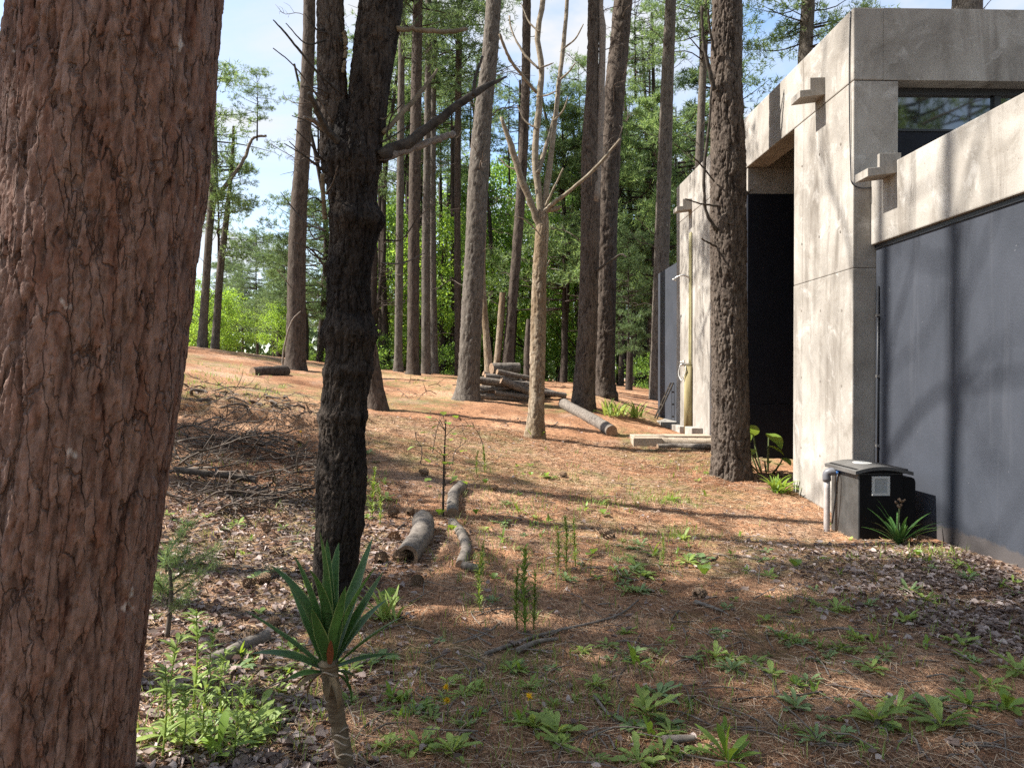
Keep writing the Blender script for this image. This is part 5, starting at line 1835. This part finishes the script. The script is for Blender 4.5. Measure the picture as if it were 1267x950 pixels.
# feathery upright weeds and leafy stems
def leafy_stem(seed, h, nleaf, L, W, mat, name="stem_plant", rise=.7):
    rgm = np.random.default_rng(seed)
    mb = MB()
    D = catmull([(0, 0, -.02), (rgm.normal(0, .03) * h, rgm.normal(0, .03) * h, h * .5), (rgm.normal(0, .08) * h, rgm.normal(0, .08) * h, h)], 10)
    V0, Q0 = tube_np(D, np.linspace(.006, .002, 10) * (.5 + h), 5)
    Vs, Qs, n = [V0], [Q0], len(V0)
    for k in range(nleaf):
        f = rgm.uniform(.12, 1)
        b = np.array([np.interp(f, np.linspace(0, 1, 10), D[:, j]) for j in range(3)])
        V, Q = blade(L * rgm.uniform(.6, 1.1) * (1.15 - .6 * f), W, 5, rgm.uniform(.3, .9), .2, rise * rgm.uniform(.6, 1.4), .4, seed + k)
        V = rotz(V, k * 2.399) + b
        Vs.append(V); Qs.append(Q + n); n += len(V)
    me = np_mesh(name, np.concatenate(Vs), quads=np.concatenate(Qs))
    me.materials.append(mat)
    return me


FEATH = [leafy_stem(51 + i, .42, 130, .085, .011, M['grass'], rise=.9) for i in range(3)]
for k, (u, v, s) in enumerate([(650, 785, 1.25), (640, 780, .9), (660, 782, .85), (700, 705, 1.0), (690, 708, .8), (712, 702, .9), (594, 755, .9), (598, 715, .6), (460, 640, 1.1), (470, 650, .9), (820, 700, .6), (600, 585, .8), (590, 588, .7)]):
    o = obj("feathery_weed", FEATH[k % 3], None)
    o.location = gp(u, v); o.scale = (s, s, s); o.rotation_euler = (0, 0, k)
    tag(o, "thin feathery upright weed near " + near_what(o.location), "weed", "feathery upright weeds")
LST = [leafy_stem(61 + i, .38, 40, .12, .018, M['weed'], rise=.6) for i in range(3)]
for k, (u, v, s) in enumerate([(215, 905, 1.1), (238, 880, 1.2), (250, 925, .9), (275, 890, .8), (200, 940, 1.0), (300, 905, .6), (262, 860, .8), (225, 945, .8), (290, 935, .7)]):
    o = obj("leafy_weed", LST[k % 3], None)
    o.location = gp(u, v); o.scale = (s, s, s); o.rotation_euler = (0, 0, k * 2.1)
    tag(o, "pale leafy stemmed weed beside the foot of the huge red trunk", "weed", "leafy weeds beside the red trunk")
for k, (u, v, s) in enumerate([(240, 930, 1.3), (300, 920, 1.2), (270, 945, 1.3), (330, 905, 1.0), (215, 915, 1.1), (320, 880, .9), (265, 900, 1.1)]):
    o = obj("weed", ROS[(3, 0, 5, 3, 0, 3, 1)[k]], None)
    o.location = gp(u, v); o.scale = (s, s, s); o.rotation_euler = (0, 0, k)
    tag(o, "bright ground weed under the pale leafy stems", "weed", "ground weeds under the leafy stems")

# young pine
yp = empty("young_pine", gp(232, 790))
mb = MB(); D = catmull([(0, 0, -.05), (.03, 0, .25), (.0, .02, .5)], 8); mb.tube(D, np.linspace(.016, .006, 8), 7); mb.build("stem", M['twig'], yp, shade=True)
rg = np.random.default_rng(12)
cs, ds = [], []
for k in range(12):
    a = k * 2.399; f = rg.uniform(.25, 1)
    L = rg.uniform(.14, .3) * (1.2 - .5 * f)
    for t in np.linspace(.25, 1, 10):
        cs.append((math.cos(a) * L * t, math.sin(a) * L * t, .5 * f + L * .7 * t)); ds.append((math.cos(a) * .6, math.sin(a) * .6, .7))
    mb = MB(); mb.tube([(0, 0, .5 * f), (math.cos(a) * L, math.sin(a) * L, .5 * f + L * .7)], [.006, .003], 5); mb.build("branch", M['twig'], yp)
V, T = tufts(np.array(cs), np.array(ds), 22, .085, .0032, rg, .6)
obj("foliage", np_mesh("foliage", V, tris=T, smooth_shade=False), M['pine'], yp)
yp.location.x -= .12
tag(yp, "young soft needled pine seedling by the huge red trunk", "tree")

# broad leaved sapling
sg = gp(548, 640)
sapl = empty("sapling", sg)
D = catmull([(0, 0, -.05), (.01, 0, .45), (.03, 0, .95)], 10)
mb = MB(); mb.tube(D, np.linspace(.013, .006, 10), 7); mb.build("stem", M['branch_dark'], sapl, shade=True)
rg = np.random.default_rng(14)
for k in range(26):
    h = rg.uniform(.3, 1.0); a = rg.uniform(0, 6.28); L = rg.uniform(.06, .32)
    c = np.array([.02 + math.cos(a) * L, math.sin(a) * L, h + rg.uniform(-.03, .08)])
    if k % 2 == 0:
        mb = MB(); mb.tube(catmull([(.02, 0, h - .05), tuple(c * np.array([.5, .5, 1])), tuple(c)], 5), .003, 4); mb.build("branch", M['branch_dark'], sapl)
    V, Q = broad_leaf(.085, .07, 7, rg.uniform(-.3, .8), .6, .05, k, 0, .45)
    obj("leaf", np_mesh("leaf", rotz(V, a) + c, quads=Q), M['lime' if k % 3 else 'weed'], sapl)
tag(sapl, "thin dark stemmed sapling with scattered round green leaves", "sapling")
# dead brushy bits round the sapling
for k, (u, v, s) in enumerate([(535, 560, .55), (520, 575, .5), (600, 570, .6), (560, 575, .5)]):
    o = obj("dry_twig", TWIGS[k % 5], None)
    o.location = gp(u, v); o.rotation_euler = (0, -1.1, k * 1.9); o.scale = (s, s, s)
    tag(o, "upright bare dry twig near the sapling", "twig", "dry twigs near the sapling")

# small leafy seedlings with round leaves across the lit ground
SEED = [rosette_mesh(71 + i, 4, .07, .06, .8, M['lime'], name="seedling") for i in range(2)]
for k, (u, v) in enumerate([(600, 600), (640, 580), (657, 590), (677, 592), (590, 640), (745, 640), (870, 715), (905, 690), (985, 705), (735, 690), (545, 640), (610, 720), (1135, 690), (330, 490), (430, 570), (410, 630), (560, 660), (480, 745)]):
    o = obj("seedling", SEED[k % 2], None)
    s = rg.uniform(.8, 1.4)
    o.location = gp(u, v) + Vector((0, 0, .02)); o.scale = (s, s, s); o.rotation_euler = (0, 0, k)
    tag(o, "round leaved green seedling near " + near_what(o.location), "seedling", "round leaved seedlings")

# dandelions
for k, (u, v) in enumerate([(655, 890), (553, 892), (552, 868 + 10), (372, 545)]):
    root = empty("dandelion", gp(u, v))
    h = .09
    mb = MB(); mb.tube(catmull([(0, 0, 0), (.005, 0, h * .5), (0, .005, h)], 5), .003, 5); mb.build("stem", M['stem'], root, shade=True)
    V, T = tufts(np.tile([[0, .005, h]], (6, 1)), np.tile([[0, 0, 1.0]], (6, 1)), 14, .022, .006, rg, .7)
    obj("flower", np_mesh("flower", V, tris=T, smooth_shade=False), M['yellow'], root)
    tag(root, "single yellow dandelion flower on a short stalk", "flower", "yellow dandelions")

# ------------------------------------------------------------------ ground cover
def scatter(n, xr, yr, dens, rg):
    xs, ys = [], []
    got = 0
    while got < n:
        x = rg.uniform(*xr, n); y = yr[0] + (yr[1] - yr[0]) * rg.random(n) ** 1.5
        keep = (rg.random(n) < dens(x, y)) & (x < 4.42) & (x > -0.75 * y - .2)
        xs.append(x[keep]); ys.append(y[keep]); got += keep.sum()
    return np.concatenate(xs)[:n], np.concatenate(ys)[:n]


rg = np.random.default_rng(99)
# dead needles
N = 130000
x, y = scatter(N, (-6, 4.5), (2.9, 14), lambda x, y: np.ones_like(x), rg)
z = gz(x, y) + rg.uniform(.002, .016, N)
a = rg.uniform(0, math.pi * 2, N)
L = rg.uniform(.05, .14, N); w = rg.uniform(.0018, .0036, N) * (1 + np.maximum(0, y - 5) * .12)
tl = rg.normal(0, .12, N)
dx, dy = np.cos(a) * L / 2, np.sin(a) * L / 2
sx, sy = -np.sin(a) * w / 2, np.cos(a) * w / 2
dz = L / 2 * tl
V = np.stack([np.stack([x - dx - sx, y - dy - sy, z - dz], 1), np.stack([x + dx - sx, y + dy - sy, z + dz], 1), np.stack([x + dx + sx, y + dy + sy, z + dz + .001], 1), np.stack([x - dx + sx, y - dy + sy, z - dz + .001], 1)], 1).reshape(-1, 3)
o = obj("needle_litter", np_mesh("needle_litter", V, quads=np.arange(len(V)).reshape(-1, 4), smooth_shade=False), M['needle'])
tag(o, "loose dead pine needles strewn over the ground", "needles", kind="stuff")


# dead leaves
def leaf_litter(n, dens, size, seed, yr, name, label, xr=(-6, 4.5)):
    rgm = np.random.default_rng(seed)
    x, y = scatter(n, xr, yr, dens, rgm)
    z = gz(x, y) + rgm.uniform(.004, .02, n)
    a = rgm.uniform(0, 6.28, n); L = size * rgm.uniform(.35, 1.25, n); W = L * rgm.uniform(.28, .6, n)
    c, s = np.cos(a), np.sin(a)
    curl = rgm.uniform(-.1, .8, n) * W; tip = rgm.uniform(-.2, .8, n) * L * .5
    roll = rgm.normal(0, .45, n)
    prof = [(-.5, 0, 0.4), (-.15, -.5, 0), (-.15, 0, -.1), (-.15, .5, 0), (.2, -.42, 0), (.2, 0, -.1), (.2, .42, 0), (.5, 0, 1.0)]
    V = []
    for (fx_, fy_, ft) in prof:
        lx, ly = fx_ * L, fy_ * W
        lz = np.abs(fy_) * 2 * curl + ft * tip * .6 + ly * roll
        V.append(np.stack([x + lx * c - ly * s, y + lx * s + ly * c, z + lz], 1))
    V = np.stack(V, 1).reshape(-1, 3)
    b = np.arange(n)[:, None] * 8
    tri = np.array([(0, 1, 2), (0, 2, 3), (4, 7, 5), (5, 7, 6)])
    qd = np.array([(1, 4, 5, 2), (2, 5, 6, 3)])
    o = obj(name, np_mesh(name, V, quads=(b[:, None, :] + qd[None]).reshape(-1, 4), tris=(b[:, None, :] + tri[None]).reshape(-1, 3)), M['dryleaf'])
    tag(o, label, "leaf litter", kind="stuff")


leaf_litter(19000, lambda x, y: leafy_mask(x, y) ** 1.3 * .95 + .012, .058, 4, (2.9, 9), "leaf_litter", "curled brown dead leaves gathered along the navy wall and under the trees")
leaf_litter(2500, lambda x, y: .5 + 0 * x, .045, 5, (3, 16), "leaf_crumbs", "small broken bits of dead leaf and bark over the litter")

# grass patches
rg = np.random.default_rng(31)
cx, cy = [], []
for (u, v, su, sv, n) in [(815, 620, 28, 4, 260), (838, 666, 22, 6, 220), (740, 622, 40, 8, 200), (640, 630, 40, 10, 160), (885, 585, 30, 5, 120), (260, 470, 30, 10, 420), (330, 485, 12, 6, 160), (1140, 688, 40, 5, 260), (700, 690, 70, 25, 300), (600, 700, 60, 30, 250), (850, 850, 200, 60, 500), (600, 850, 150, 50, 600), (280, 900, 70, 30, 500), (450, 610, 20, 20, 160), (1060, 770, 90, 30, 200), (700, 600, 120, 30, 260), (300, 620, 60, 40, 200), (500, 470, 40, 4, 80)]:
    for k in range(n // 6):
        p = gp(rg.normal(u, su), min(948, rg.normal(v, sv)))
        if p.x > 4.4: continue
        m = 6
        cx.append(p.x + rg.normal(0, .05, m)); cy.append(p.y + rg.normal(0, .06, m))
cx, cy = np.concatenate(cx), np.concatenate(cy)
cz = gz(cx, cy)
n = len(cx)
a = rg.uniform(0, 6.28, n); L = rg.uniform(.04, .13, n); w = rg.uniform(.003, .007, n) * (1 + np.maximum(0, cy - 6) * .08)
le = rg.uniform(.2, .9, n)
sx, sy = -np.sin(a) * w / 2, np.cos(a) * w / 2
tx, ty, tz = cx + np.cos(a) * L * le, cy + np.sin(a) * L * le, cz + L * (1 - .4 * le)
mx, my, mz = cx + np.cos(a) * L * le * .35, cy + np.sin(a) * L * le * .35, cz + L * (1 - .4 * le) * .6
V = np.stack([np.stack([cx - sx, cy - sy, cz - .01], 1), np.stack([cx + sx, cy + sy, cz - .01], 1), np.stack([mx + sx * .8, my + sy * .8, mz], 1), np.stack([mx - sx * .8, my - sy * .8, mz], 1), np.stack([tx, ty, tz], 1)], 1).reshape(-1, 3)
b = np.arange(n)[:, None] * 5
o = obj("grass", np_mesh("grass", V, quads=b + np.array([[0, 1, 2, 3]]), tris=b + np.array([[3, 2, 4]]), smooth_shade=False), M['grass'])
tag(o, "sparse short grass sprouting through the litter", "grass", kind="stuff")

# fine twig litter, one mass
rg = np.random.default_rng(44)
mb = MB()
for k in range(900):
    if k < 380:
        p = gp(rg.uniform(215, 400), rg.uniform(500, 720))
    else:
        p = gp(rg.uniform(300, 1250), rg.uniform(560, 948))
    if p.x > 4.4: continue
    a = rg.uniform(0, 6.28); L = rg.uniform(.08, .32)
    d = Vector((math.cos(a), math.sin(a), rg.normal(0, .12))) * L
    q = p + d
    q.z = max(q.z, g1(q.x, q.y) + .004)
    m = (p + q) / 2 + Vector((rg.normal(0, .025), rg.normal(0, .025), .015))
    p.z += .006
    mb.tube(catmull([tuple(p), tuple(m), tuple(q)], 5), np.linspace(.0045, .002, 5) * rg.uniform(.6, 1.5), 4, caps=False)
o = mb.build("twig_litter", M['deadwood'], None, shade=True)
tag(o, "fine dead twigs scattered through the litter", "twigs", kind="stuff")

# named sticks: drawn on the ground through photo pixels
STK = [([(930, 822), (955, 845), (968, 866), (1018, 864)], .009), ([(945, 880), (960, 900), (978, 918)], .008), ([(1112, 925), (1128, 916), (1148, 945)], .009), ([(905, 872), (930, 866), (968, 866)], .007),
       ([(600, 812), (640, 800), (680, 785), (760, 765), (790, 745)], .013), ([(640, 810), (665, 803), (690, 798)], .02), ([(790, 810), (765, 840), (770, 860)], .007), ([(735, 870), (760, 895), (770, 905)], .009),
       ([(820, 922), (850, 923), (860, 920)], .022), ([(840, 760), (832, 772), (860, 772)], .008), ([(860, 750), (880, 756), (895, 760)], .015), ([(620, 770), (600, 790), (560, 800)], .007), ([(1085, 905), (1095, 880), (1100, 868)], .014),
       ([(560, 935), (575, 900), (590, 880)], .006), ([(450, 905), (490, 880), (540, 870)], .006), ([(440, 830), (475, 812), (505, 800)], .008), ([(740, 905), (700, 930), (690, 945)], .006), ([(1000, 785), (1040, 782), (1080, 790)], .009), ([(890, 690), (870, 700), (850, 694)], .009),
       ([(760, 700), (770, 715), (790, 722)], .008), ([(980, 740), (1010, 745), (1040, 742)], .006), ([(500, 650), (470, 672), (450, 690)], .01), ([(1190, 930), (1215, 922), (1240, 932)], .008), ([(690, 660), (720, 655), (735, 660)], .007)]
for k, (pl, r_) in enumerate(STK):
    P = [gp(u, v) + Vector((0, 0, r_ + .004)) for u, v in pl]
    D = catmull([tuple(p) for p in P], 16)
    D[:, 2] = np.maximum(D[:, 2], gz(D[:, 0], D[:, 1]) + r_ * .5)
    mb = MB(); mb.tube(D - D[0], np.linspace(r_, r_ * .5, 16), 7)
    o = mb.build("stick", M['deadwood' if k % 3 else 'twig'], None, shade=True)
    o.location = tuple(D[0])
    tag(o, "%s fallen stick lying near %s" % ("thick" if r_ > .012 else "thin curved" if r_ < .008 else "bare grey", near_what(D[0])), "stick", "fallen sticks on the litter")

# brush heap on the left bank: branches lying over one another
BR = [twig_mesh(140 + i, 1.0, .016, 11, .1) for i in range(4)]
for m_ in BR: m_.materials.append(M['twig'])
rg = np.random.default_rng(77)
for k in range(96):
    u, v = (rg.uniform(215, 395), rg.uniform(550, 640)) if k < 70 else (rg.uniform(225, 390), rg.uniform(480, 560))
    p = gp(u, v)
    o = obj("dead_branch", BR[k % 4], None)
    s = rg.uniform(.5, 1.15)
    o.location = p + Vector((-.3 * s, 0, rg.uniform(.02, .10)))
    o.rotation_euler = (rg.choice([0, math.pi]) + rg.normal(0, .35), rg.uniform(-.25, .1), rg.uniform(-.7, .7) + (math.pi if rg.random() < .4 else 0))
    o.scale = (s, s, s * .8)
    tag(o, "%s dead branch tangled in the brush %s" % ("long forked" if s > .95 else "bare grey" if s > .7 else "short twiggy", "heap beside the grey dead log" if v > 600 else "below the broken bank edge" if v > 550 else "on top of the bank edge"), "branch", "dead branches in the brush heap")
for k, (u, v) in enumerate([(500, 475), (530, 480), (560, 478), (640, 520), (690, 525), (425, 470), (600, 520), (810, 470), (520, 495), (480, 490), (700, 480), (540, 490)]):
    o = obj("dead_branch", BR[k % 4], None)
    s = rg.uniform(.6, 1.2)
    o.location = gp(u, v) + Vector((0, 0, .04)); o.rotation_euler = (rg.uniform(0, 6), rg.uniform(-.15, .1), rg.uniform(0, 6.28)); o.scale = (s, s, s * .4)
    tag(o, "dead branch lying on the litter near the crest", "branch", "dead branches on the crest")


# pine cones
def cone_mesh():
    rgm = np.random.default_rng(2)
    V, Q, n = [], [], 0
    cv, cq = tube_np([(0, 0, 0), (0, 0, .045), (0, 0, .09)], [.018, .022, .008], 8)
    V.append(cv); Q.append(cq); n = len(cv)
    for k in range(60):
        f = k / 60; a = k * 2.399; r_ = .034 * math.sin(math.pi * min(1, f * .8 + .2)) + .006; z = .09 * f
        c = np.array([math.cos(a) * r_, math.sin(a) * r_, z]); t = np.array([-math.sin(a), math.cos(a), 0]) * .009
        o_ = np.array([math.cos(a) * (r_ + .010), math.sin(a) * (r_ + .010), z + .008])
        V.append(np.array([c * .4 + np.array([0, 0, z * .6]), c - t, o_, c + t])); Q.append(np.array([[0, 1, 2, 3]]) + n); n += 4
    me = np_mesh("pine_cone", np.concatenate(V), quads=np.concatenate(Q), smooth_shade=False)
    me.materials.append(M['cutwood'])
    return me


CONE = cone_mesh()
for k, (u, v) in enumerate([(300, 800), (420, 705), (350, 690), (440, 690), (335, 722), (485, 668), (470, 700), (608, 608), (492, 700), (330, 660), (290, 690), (400, 640), (505, 640), (345, 780), (415, 730), (755, 665), (760, 668), (700, 590), (480, 640), (530, 590), (520, 720), (375, 705), (310, 725), (860, 740), (640, 745)]):
    o = obj("pine_cone", CONE, None)
    s = rg.uniform(.8, 1.3)
    o.location = gp(u, v) + Vector((0, 0, .03)); o.rotation_euler = (rg.uniform(1.2, 1.9), 0, rg.uniform(0, 6.28)); o.scale = (s, s, s)
    tag(o, "brown open pine cone lying near " + near_what(o.location), "pine cone", "pine cones on the ground")

# root clods along the broken bank edge
for k in range(26):
    u = 232 + k * 6.2 + rg.normal(0, 3); v = 486 + (k / 26) * 22 + rg.normal(0, 5)
    p = gp(u, v)
    m_ = MB()
    V, Q = tube_np(catmull([(0, 0, 0), (.12, rg.normal(0, .05), .03), (.26, rg.normal(0, .06), -.02), (.40, 0, -.08)], 12), np.linspace(.022, .007, 12) * rg.uniform(.5, 1.3), 7)
    V += (fbm(V * 18 + k, 3, k)[:, None] - .5) * .03
    o = obj("root", np_mesh("root", V, quads=Q), M['twig'], None)
    o.location = p + Vector((0, 0, .01)); o.rotation_euler = (0, rg.uniform(-.3, .5), rg.uniform(-3.1, 0))
    tag(o, "gnarled root sticking out along the broken bank edge", "root", "roots along the bank edge")
